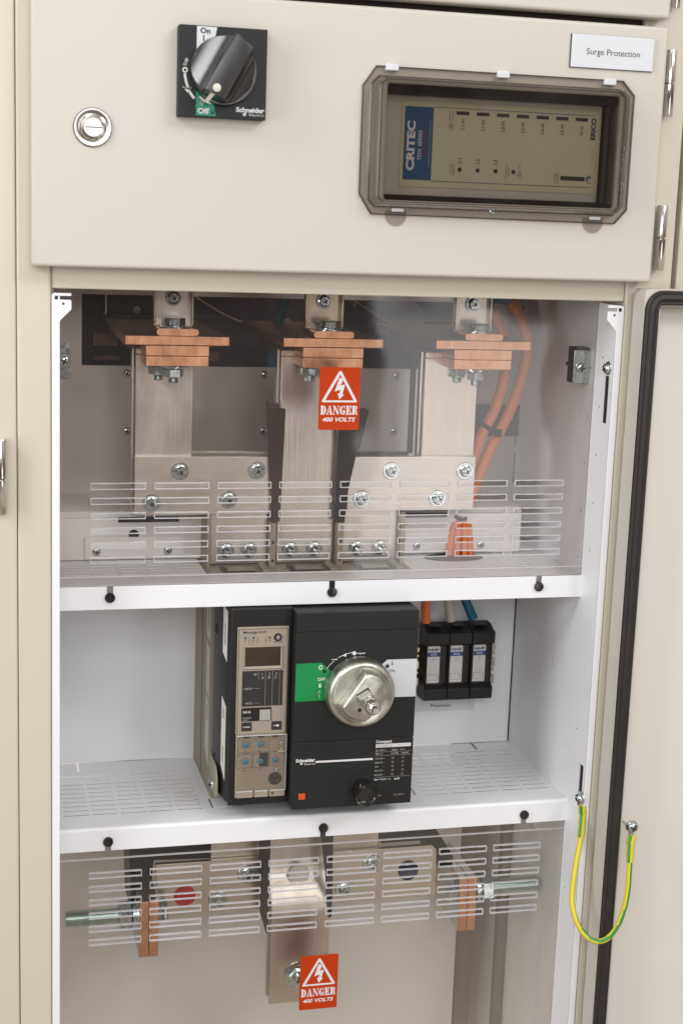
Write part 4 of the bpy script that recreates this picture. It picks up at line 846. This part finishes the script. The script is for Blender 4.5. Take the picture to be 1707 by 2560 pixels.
build(MB().lathe((spx, y1-14, spz), (0, -1, 0), [(6.2, -0.4), (6.0, 1.0), (5.2, 4), (5.8, 7), (7.4, 11), (8.2, 15), (7.6, 19), (5.8, 22.4), (3.6, 24.2), (3.5, 31), (3.0, 31.8)], 28), 'spindle_tip', CHROME, kb)
build(MB().lathe((ax-5.2, y1-0.1, az-13), (0, -1, 0), [(2.1, 0), (2.0, 0.4)], 16), 'drilled_hole', CROSS, kb)
# top terminals: pole dividers and the visible top of the case
for x in (242.5, 317.5):
    d_ = bx('pole_divider', CREAM, cb, x-3.6, x+3.6, 118, 168, -303, -252, bevel=0.6)
    for z in (-273, -293.5): build(MB().lathe((x, 117.9, z), (0, -1, 0), [(1.7, 0), (1.6, 0.2)], 12), 'divider_hole', CROSS, d_)
bx('pole_divider', CREAM, cb, 170.5, 174.5, 118, 230, -303, -242, bevel=0.6); bx('pole_divider', CREAM, cb, 386.6, 390.6, 118, 230, -303, -242, bevel=0.6)
bx('case_top', TRIP2, cb, 168, 393, 86, 128, -306, -299.8, bevel=0.5)
for x in (206, 280, 354):
    bx('vent_pocket', BLACK, cb, x-22, x+20, 92, 124, -299.7, -299.2, bevel=0); bx('vent_rib', TRIP2, cb, x-16, x+14, 98, 112, -299.1, -297.2, bevel=0.4); bx('vent_rib', TRIP2, cb, x+21, x+28, 90, 124, -299.7, -296.4, bevel=0.4)

# ================================================================== BUSBARS, UPPER BAY
def al_bar(name, label, at): return thing(name, label, 'busbar', at)
def lower_pair(t, xs):
    for x in xs: 
        b = bolt(t, x, 129.8, -283.6, 8.6, 6.0, 3.9, 20)
aL = al_bar('aluminium_busbar', 'left tinned busbar with joint plate, pinkish grey, bolted down to the breaker', (160, 130, -299))
def vbar(t, x0, x1, zt, zb, y=130.2):
    bx('vertical_bar', ALU, t, x0, x1, y, y+10, zb, zt, bevel=0.6)
vbar(aL, 94, 154.6, -73, -241); bx('top_foot', ALU, aL, 94, 154.6, 130.2, 215, -72.8, -66, bevel=1.2)
bx('side_strip', ALU, aL, 90.6, 93.2, 136, 146, -238, -66, bevel=0.5)
bx('joint_plate', ALUH, aL, 93.2, 238.6, 123.6, 129.8, -242.6, -179.6, bevel=0.5); bx('rear_joint_plate', ALUH, aL, 91.6, 236.8, 140.6, 147, -240, -176.8, bevel=0.5)
bx('terminal_tab', ALU, aL, 176.2, 238.0, 130.1, 138, -298.6, -236, bevel=0.5)
for x, z in ((141, -195), (223.8, -194.6), (111.2, -228.6), (193.6, -226.2)): bolt(aL, x, 123.4, z, 9.6, 6.0, 4.0, 10)
lower_pair(aL, (193.6, 218.6))
aM = al_bar('aluminium_busbar', 'middle tinned busbar running straight down between the two black barriers', (281, 130, -299))
vbar(aM, 249, 312.2, -73, -298.8); bx('top_foot', ALU, aM, 249, 312.2, 130.2, 215, -72.8, -66, bevel=1.2); bx('side_strip', ALU, aM, 245.6, 248.2, 136, 146, -290, -66, bevel=0.5)
lower_pair(aM, (264, 291.4))
aR = al_bar('aluminium_busbar', 'right tinned busbar with joint plate, brightest of the three, beside the orange cables', (400, 130, -299))
vbar(aR, 409.4, 470, -73, -241); bx('top_foot', ALU, aR, 409.4, 470, 130.2, 215, -72.8, -66, bevel=1.2); bx('side_strip', ALU, aR, 406, 408.6, 136, 146, -238, -66, bevel=0.5)
bx('joint_plate', ALUH, aR, 325, 470.6, 123.6, 129.8, -240.6, -180.4, bevel=0.5)
bx('terminal_tab', ALU, aR, 321.6, 385.2, 130.1, 138, -298.6, -236, bevel=0.5)
for x, z in ((373.4, -196), (458.6, -196.4), (341.2, -227), (428.2, -227.4)): bolt(aR, x, 123.4, z, 9.6, 6.0, 4.0, 10)
lower_pair(aR, (339.2, 365.6))
# copper stacks
G = 'stacked copper bars in front of the chamber opening'
def copper(x, label, y=85):
    t = thing('copper_busbar_stack', label, 'busbar', (x, y, -82), G)
    bx('copper_bar', COPPER, t, x-53.2, x+53.2, y, 330, -58.6, -49.4, bevel=0.5)
    bx('copper_bar', COPPER, t, x-32.4, x+32.4, y, 330, -69.6, -59.0, bevel=0.6); bx('copper_bar', COPPER, t, x-32.2, x+32.2, y+0.4, 330, -80.2, -70.0, bevel=0.6)
    build(MB().prism(rrect(x-21.4, x+21.4, -49.0, -42.0, 3.2, 5), y, 140), 'copper_strap', COPPER, t)
    # vertical bolts, axis up
    for dx, dy in ((-2, 16), (-14, 44)):
        b = build(MB().lathe((x+dx, y+dy, -80.6), (0, 0, -1), [(15.6 if dy < 20 else 10, 0), (15.6 if dy < 20 else 10, 1.5), (9.5, 1.6), (9.5, 3.2)], 28), 'lower_washer', ZINC, t)
        build(MB().lathe((x+dx, y+dy, -83.9), (0, 0, -1), [(9.2, 0), (10.2, 0.8), (10.2, 7.8), (9.0, 8.8)], 6, 0.45), 'nut', ZINC, b)
        prof = [(5.2, 8)]
        for k in range(5): prof += [(5.3, 9+1.3*k), (4.6, 9.65+1.3*k)]
        build(MB().lathe((x+dx, y+dy, -83.9), (0, 0, -1), prof, 20), 'bolt_thread', ZINC, b)
    b = build(MB().lathe((x-1, y+16, -41.9), (0, 0, 1), [(15.4, 0), (15.4, 1.2), (14.8, 1.5), (11, 1.6), (11, 2.6)], 30), 'upper_washer', ZINC, t)
    build(MB().lathe((x-1, y+16, -39.2), (0, 0, 1), [(9.6, 0), (10.6, 0.6), (10.6, 6.2), (9.4, 7.2)], 6, 0.35), 'bolt_head', ZINC, b)
    return t
copper(131.4, 'left stack of copper bars, furthest from the danger sticker'); copper(294.6, 'middle stack of copper bars directly above the danger sticker'); copper(459.6, 'right stack of copper bars nearest the orange cables')
G2 = 'tinned angle brackets on the copper stacks'
for x, lb in ((130.6, 'tinned angle bracket standing on the left copper stack'), (290.2, 'tinned angle bracket standing on the middle copper stack, pinkish'), (456.0, 'pale tinned angle bracket standing on the right copper stack')):
    t = thing('angle_bracket', lb, 'bracket', (x, 120, -42), G2)
    bx('upright', BRASS if x > 200 and x < 400 else ALU, t, x-20.6, x+20.6, 120, 123.5, -41, 3, bevel=0.8)
    build(MB().box(x-20.6, x-18.2, 112, 119.8, -40.5, 3).box(x+18.6, x+20.6, 112, 119.8, -40.5, 3), 'side_flange', BRASS, t, bevel=0.6)
    bx('foot', ALU, t, x-20.4, x+20.4, 117, 142, -41.6, -40, bevel=0.4)
    bolt(t, x+0.4, 119.6, -12.6, 8.2, 5.6, 3.7, 9)
# barriers
def barrier(name, label, pts, at, x):
    t = thing(name, label, 'barrier', at, 'black insulating barriers')
    poly('sheet', BROWN if x < 300 else RUBBER, t, pts, 118, 121); return t
barrier('insulating_barrier', 'tapering dark brown barrier strip left of the middle busbar', [(231.4, -119.4), (236, -121.4), (241.8, -123.2), (243, -120.8), (246, -126.4), (252.4, -127.6), (251.4, -170), (249.4, -249.6), (241.2, -251.6)], (242, 120, -251), 240)
barrier('insulating_barrier', 'tapering black barrier strip right of the middle busbar', [(312, -128), (341, -126.6), (344, -129), (335.8, -170), (333, -172), (324.6, -214), (321.4, -252), (310.4, -252)], (322, 120, -251), 322)
build_frame = thing('barrier_frame', 'thin black frame edge between the middle and right busbars', 'frame', (402, 150, -180))
bx('frame_bar', BLACK, build_frame, 400.6, 405.2, 150, 158, -181, -78, bevel=0.4); bx('frame_bar', BLACK, build_frame, 341, 400.5, 150, 158, -184, -179.6, bevel=0.4)

# ------------------------------------------------------------------ cables
def spline(pts, n=10):
    P = [Vector(p) for p in pts]; out = []
    P = [P[0]*2-P[1]]+P+[P[-1]*2-P[-2]]
    for i in range(1, len(P)-2):
        for k in range(n):
            t = k/n; a, b, c, d = P[i-1:i+3]
            out.append(0.5*((2*b)+(c-a)*t+(2*a-5*b+4*c-d)*t*t+(3*b-3*c+d-a)*t**3))
    out.append(P[-2]); return out
def cable(name, label, pts, r, m, sleeve=None):
    o = build(MB().tube(spline(pts), r, 18), name, m, org=tuple(pts[0])); tag(o, label, 'cable'); return o
o1 = cable('orange_cable', 'inner orange cable curving down behind the right copper stack', [(482, 232, 2), (500, 214, -12), (521, 200, -46), (527, 196, -84), (516, 192, -132), (497, 190, -172), (482, 186, -220), (469, 168, -258)], 6.4, ORANGE2)
o2 = cable('orange_cable', 'outer orange cable looping furthest right behind the right copper stack', [(505, 232, 2), (530, 214, -9), (550, 204, -42), (552, 200, -82), (534, 196, -140), (511, 192, -184), (492, 186, -228), (477, 168, -256)], 6.4, ORANGE2)
for o_, a_, b_ in ((o1, (464, 168, -250), (450, 143, -318)), (o1, (468.5, 165, -252), (459.5, 140, -318)), (o2, (475, 167, -250), (471, 142, -318)), (o2, (480, 168, -252), (480, 144, -318))): build(MB().tube(spline([a_, tuple((p+q)/2+(0.6 if i_ == 1 else 0) for i_, (p, q) in enumerate(zip(a_, b_))), b_], 6), 4.1, 14), 'core', ORANGE, o_)
tag(build(MB().tube(spline([(486, 218, -4), (500, 213, -7), (516, 210, -8.5), (531, 208, -10)]), 8.2, 16), 'blue_sleeve', BLUE, org=(500, 215, -6)), 'blue sleeve across the tops of the orange cables just under the header', 'sleeve')
# the power conductors going down to the fuses
tie = thing('cable_tie', 'black cable tie clamping the two orange cables together', 'cable tie', (511, 184, -158))
build(MB().tube([(497, 186, -151.5), (503, 182.8, -156), (511, 182.2, -159.2), (520, 182.6, -164)], 2.4, 8), 'strap', BLACK, tie); bx('buckle', BLACK, tie, 512, 520, 178, 183, -167, -158, bevel=0.8)
build(MB().tube([(462, 160, -255), (468, 158.6, -259), (476, 159.6, -258)], 2.2, 8), 'strap', BLACK, tie)
tag(build(MB().prism(rrect(505, 578, -178, -140, 9, 5), 262, 266), 'grey_disc', SHCLR, org=(560, 264, -160)), 'grey translucent rounded tag on the back plate right of the orange cables', 'tag')
for pts, m, lb in (([(448, 196, -305), (446, 198, -340), (444.6, 199, -372), (446.5, 200, -391)], ORANGE, 'short orange wire dropping into the left fuse holder'), ([(461, 196, -305), (468, 198, -335), (471.6, 199, -362), (477.6, 200, -390)], WIREW, 'short off-white wire dropping into the middle fuse holder'), ([(472, 196, -305), (485, 198, -335), (492.6, 199, -362), (505, 200, -388)], BLUE, 'short blue wire dropping into the right fuse holder')):
    tag(build(MB().tube(spline(pts, 6), 5.5, 18), 'fuse_wire', m, org=tuple(pts[0])), lb, 'wire', 'wires into the fuse holders')

# ------------------------------------------------------------------ fuse holders
rail = thing('mounting_rail', 'brass coloured mounting rail showing at the sides of the fuse holders', 'rail', (490, 222, -450))
bx('rail_strip', BRASS, rail, 436, 541, 226, 230, -475, -425, bevel=0.5)
for x in (535, 440):
    for k, (a, b) in enumerate(((-430, -424), (-437, -433), (-451, -441), (-458, -454), (-472, -462))): bx('rail_clip', BRASS, rail, x-3, x+3, 208+2*(k % 2), 226, a, b, bevel=0.6)
for i, (x, lb) in enumerate(((461.2, 'left black fuse holder under the orange wire'), (489.6, 'middle black fuse holder under the white wire'), (518.4, 'right black fuse holder under the blue wire'))):
    t = thing('fuse_holder', lb, 'fuse holder', (x, 215, -487), 'black fuse holders')
    pr = [(226, -397.5), (226, -489), (205, -489), (196, -487), (195, -473.5), (203, -467.5), (203, -421), (195, -418), (194.6, -404.2), (203, -402.6), (212, -398)]
    build(MB().prism(pr, x-13.9, x+13.9, lambda u, v, w_: (w_, u, v)), 'base', BLACK, t, bevel=0.6)
    bx('carrier', GBLACK, t, x-12.6, x+9, 200.2, 203.2, -469, -420.4, bevel=0.5)
    poly('label', LABW, t, rrect(x-10.9, x+4.4, -466.2, -420.8, 1.4, 3), 199.7, 200.1)
    text('NHP', x-3.4, -425.2, 199.5, PRB, t, h=3.0, w=13, bold=0.035)
    bx('blue_band', LABB, t, x-10.8, x+4.3, 199.45, 199.65, -433.6, -428.4, bevel=0); text('NV32', x-3.4, -431.0, 199.3, PRW, t, h=2.4, w=8, bold=0.02)
    text('32A', x-3.4, -436.8, 199.5, PRK, t, h=1.5, w=4); text('660V AC', x-3.4, -439.4, 199.5, PRG, t, h=1.0, w=6.6); text('Use 32', x-4, -449.2, 199.5, PRG, t, h=1.0, w=6); text('Fuse link', x-4, -451.6, 199.5, PRG, t, h=1.3, w=8)
    mb = MB(); b = (x-10.2, x+2.2, -462.6, -455.2)
    mb.box(b[0], b[1], 199.4, 199.65, b[2]-0.1, b[2]+0.1).box(b[0], b[1], 199.4, 199.65, b[3]-0.1, b[3]+0.1).box(b[0]-0.1, b[0]+0.1, 199.4, 199.65, b[2]+0.1, b[3]-0.1).box(b[1]-0.1, b[1]+0.1, 199.4, 199.65, b[2]+0.1, b[3]-0.1)
    build(mb, 'circuit_box', PRK, t); text('CIRCUIT No', x-4, -457.2, 199.5, PRG, t, h=1.0, w=9.6)
    bx('wire_entry', CROSS, t, x-8, x+6, 206, 219, -398.4, -397.3, bevel=0); build(MB().lathe((x-2.5, 206, -402), Vector((0, -0.8, 0.6)), [(1.0, 0), (0.9, 0.4)], 10), 'indicator', ORB, t)
pm = thing('power_monitor_label', 'pale label reading Power Monitor Potentials under the fuse holders', 'sign', (487, 235, -514))
bx('plate', PLATE, pm, 400, 524.5, 234.4, 235.8, -513.8, -488, bevel=0.2)
text('Power Monitor', 481.5, -497.6, 234.2, PRK, pm, h=4.2, w=38, bold=0.005); text('Potentials', 481.4, -506.4, 234.2, PRK, pm, h=4.0, w=26, bold=0.005)

# ------------------------------------------------------------------ brackets and screws on the inner sides
rb = thing('side_bracket', 'small galvanised angle with a cross-head screw on the right inner side', 'bracket', (560, 60, -93))
bx('plate', ZINC, rb, 553, 571.6, 60, 61.6, -91, -55.6, bevel=0.3); bx('rubber_pad', BROWN, rb, 556, 571.6, 62, 84, -91.5, -53, bevel=0.5)
pan(rb, 561.6, 59.8, -74.2, 5.6, 4.2, name='bracket_screw')
bx('pad_pin', CROSS, rb, 551, 556, 74, 77, -73, -69.5, bevel=0.3)
lb_ = thing('side_bracket', 'small galvanised plate with a cross-head screw on the left inner side', 'bracket', (18, 60, -92))
bx('plate', ZINC, lb_, 8.3, 22.6, 60, 61.4, -92, -55, bevel=0.3); pan(lb_, 16.2, 59.8, -73.6, 5.6, 4.0, name='bracket_screw')
rs = thing('side_screw', 'zinc cross-head screw on the white side lining above the upper black slot', 'screw', (571, 11, -70))
s_ = link('washer', m_washer(7.2, 1.4), rs, (571.9, 11.4, -69.8)); s_.rotation_euler = (0, 0, math.radians(-90)); pan(rs, 570.4, 11.4, -69.8, 5.6, 4.4, rot=(0.3, 0, math.radians(-90)), name='head')

# ------------------------------------------------------------------ earth wire
ew = thing('earth_wire', 'green and yellow earth wire looping from the cabinet side to the open door', 'earth wire', (571, 3, -541))
pts = [(574.1, 3, -557.7), (570.4, -4, -583.1), (562.0, -14, -611.5), (555.3, -25, -641), (554.9, -32, -655.1), (557.8, -39, -667.8), (565.3, -45, -678.8), (575.8, -50, -684.1), (587.2, -53, -680.4), (597.3, -54, -667.0), (603.8, -54, -647), (607.6, -52, -624), (609.8, -47, -597.0), (611.6, -42, -573.6)]
sm_ = lambda k: 1 if k % 16 in (3, 4, 5, 11, 12, 13) else 0
build(MB().tube(spline(pts, 8), 3.0, 16, stripe=lambda k, t: 1 if (k-int(round(7*max(0, min(1, (t-0.3)/0.5)))))%16 in (15, 0, 1) else 0), 'wire', [YEL, GRN], ew)
build(MB().tube([pts[0]]+[Vector(pts[0]).lerp(Vector(pts[1]), t) for t in (0.6, 1.0)], 4.1, 16, stripe=lambda k, t: 1 if k in (0, 1, 5, 6, 10, 11) else 0), 'lug_sleeve', [YEL, GRN], ew)
build(MB().tube([Vector((573.2, 3.6, -549)), Vector(pts[0])+Vector((0, 0, -1))], 4.9, 16, stripe=lambda k, t: 1 if k in (0, 1, 5, 6, 10, 11) else 0), 'lug_sleeve', [YEL, GRN], ew)
build(MB().tube([pts[-1], Vector(pts[-1]).lerp(Vector(pts[-2]), 0.55), Vector(pts[-1]).lerp(Vector(pts[-2]), 0.98)], 4.1, 16, stripe=lambda k, t: 1 if k in (0, 1, 5, 6, 10, 11) else 0), 'lug_sleeve', [YEL, GRN], ew)
build(MB().tube([Vector((613.6, -40, -569.0)), Vector(pts[-1])+Vector((-0.4, 0, -5))], 5.0, 16, stripe=lambda k, t: 1 if k in (0, 1, 5, 6, 10, 11) else 0), 'lug_sleeve', [YEL, GRN], ew)
build(MB().tube([(571, 2, -541), (572.6, 2.6, -546), (573, 3.4, -550)], 3.0, 10), 'lug', CHROME, ew); build(MB().tube([(612.4, -39.4, -561), (612.2, -40.4, -566), (613.2, -40, -570)], 3.0, 10), 'lug', CHROME, ew)
s_ = link('washer', m_washer(7.4, 1.6), ew, (571.8, 4, -541)); s_.rotation_euler = (0, 0, math.radians(-90)); pan(ew, 570, 4, -541, 6.0, 4.6, rot=(0.6, 0, math.radians(-80)), name='screw_head')
link('washer', m_washer(7.0, 1.6), ew, (612.8, -38.6, -559)); link('washer', m_washer(6.4, 1.4), ew, (612.8, -40.2, -559)); pan(ew, 612.8, -41.4, -559, 5.6, 4.2, name='screw_head')

# ================================================================== LOWER BAY
G3 = 'pairs of copper bars in the lower bay'
def pair(x, label, out):
    t = thing('copper_bar_pair', label, 'busbar', (x, 90, -732), G3)
    for dx in (-5.4, 5.4): b = bx('bar', ALU, t, x+dx-5.1, x+dx+5.1, 91.6, 190, -732, -667.2, bevel=0.5); bx('copper_end', COPPER, b, x+dx-5.1, x+dx+5.1, 90, 91.5, -732, -667.2, bevel=0.5)
    for k, dy in enumerate((14,)):
        s = 1 if out > 0 else -1; zc = -687; yy = 104
        prof = [(9.2, 0)]; L_ = 76
        k = 0
        while k < L_: prof += [(9.4, k+0.5), (9.4, k+0.9), (8.2, k+1.8), (8.2, k+2.1)]; k += 2.6
        prof += [(8.0, L_+1)]
        build(MB().lathe((x+s*12, yy, zc), (s, 0, 0), prof, 28), 'threaded_rod', ZGREEN, t)
        build(MB().lathe((x+s*11, yy, zc), (s, 0, 0), [(17.5, 0), (17.5, 2.2), (13.5, 2.6), (13.5, 6), (11.5, 7)], 30), 'washer', ZINC, t)
        build(MB().lathe((x+s*18.5, yy, zc), (s, 0, 0), [(15.2, 0), (16.8, 1.2), (16.8, 12.4), (15.2, 13.6)], 6, 0.35), 'nut', ZINC, t)
        build(MB().lathe((x-s*11, yy, zc), (-s, 0, 0), [(15.5, 0), (15.5, 2), (14.4, 2.1), (15.0, 3), (15.0, 9), (13.8, 10.4)], 6, 0.35), 'bolt_head', ZINC, t)
    return t
pair(110, 'left pair of copper bar ends with a long threaded rod pointing left', -1); pair(477.4, 'right pair of copper bar ends with a long threaded rod pointing right', 1)
lL = thing('lower_busbar', 'lower left tinned busbar plate with a red dot', 'busbar', (180, 120, -700))
poly('joint_plate', ALUH, lL, [(120, -637.6), (237.6, -637.6), (237.6, -700), (137, -698.6), (122, -668)], 120, 126, bevel=0.5)
poly('rear_plate', BLACK, lL, [(92, -622), (237, -628), (237, -640), (119, -636), (114, -700), (95, -700)], 128, 200, bevel=1)
poly('phase_dot', mat('red_dot', (0.42, 0.02, 0.012, 1), 0.5), lL, circ(153.2, -677, 12.2, 36), 119.3, 119.8)
bolt(lL, 191.2, 119.8, -685.4, 11, 6.2, 4.2, 10); bolt(lL, 223.6, 119.8, -656.2, 11, 6.2, 4.2, 10)
bx('terminal_tab', ALU, lL, 183, 236.6, 127, 133, -645, -585, bevel=0.5)
lR = thing('lower_busbar', 'lower right tinned busbar plate with a navy blue dot', 'busbar', (390, 120, -700))
poly('joint_plate', ALUH, lR, [(322.6, -637.6), (440, -636.6), (446.5, -642), (448.6, -700), (324.6, -700)], 120, 126, bevel=0.5)
poly('rear_plate', BLACK, lR, [(382, -625), (446, -618), (470, -655), (470, -668), (452, -668), (436, -634), (382, -634)], 128, 200, bevel=1)
poly('phase_dot', mat('blue_dot', (0.012, 0.016, 0.06, 1), 0.5), lR, circ(413.2, -665.8, 12.2, 36), 119.3, 119.8)
bolt(lR, 338, 119.8, -683.4, 11, 6.2, 4.2, 10); bolt(lR, 369.6, 119.8, -654.6, 11, 6.2, 4.2, 10)
bx('terminal_tab', ALU, lR, 322, 378, 127, 133, -645, -585, bevel=0.5)
lM = thing('lower_busbar', 'lower middle tinned busbar bending forward and hanging down behind the danger sticker', 'busbar', (283, 100, -808))
def strip(pr, x0, x1): return MB().prism(pr, x0, x1, lambda u, v, w_: (w_, u, v))
def bent(off):
    a = [(128, -585), (128, -640), (127.2, -648), (125, -655), (121.5, -661.5), (117, -667.5), (112, -673.5), (107.6, -679.5), (104, -685.5), (101.6, -691.5), (100.3, -698), (100, -706), (100, -808)]
    return [(y+off, z) for y, z in a]+[(y+off+7, z-(0 if z < -690 else 1.5)) for y, z in a[::-1]]
build(strip(bent(0), 249, 316.5), 'front_bar', ALU, lM, bevel=0.4); build(strip([(y, z+6) for y, z in bent(8)], 246.5, 314.5), 'rear_bar', ALU, lM, bevel=0.4)
poly('phase_dot', LABW, lM, circ(283, -660, 12.4, 32), 116.5, 117.4)
bolt(lM, 281.5, 99.8, -774.6, 16.5, 11.0, 7.0, 13)
def barrier2(label, pts, at): t = thing('insulating_barrier', label, 'barrier', at, 'black insulating barriers'); poly('sheet', RUBBER, t, pts, 99, 102); return t
barrier2('black barrier edge left of the lower middle busbar', [(231.6, -590), (245, -590), (245.6, -719.8), (243, -719.8), (234.6, -690)], (240, 100, -719)); barrier2('black barrier edge right of the lower middle busbar', [(300, -590), (316.6, -590), (318.4, -706), (314.6, -707), (309, -650)], (312, 100, -707))
poly('corner_gusset', WHITE, cab, [(541, -584), (571.5, -584), (571.5, -630)], 120, 122)
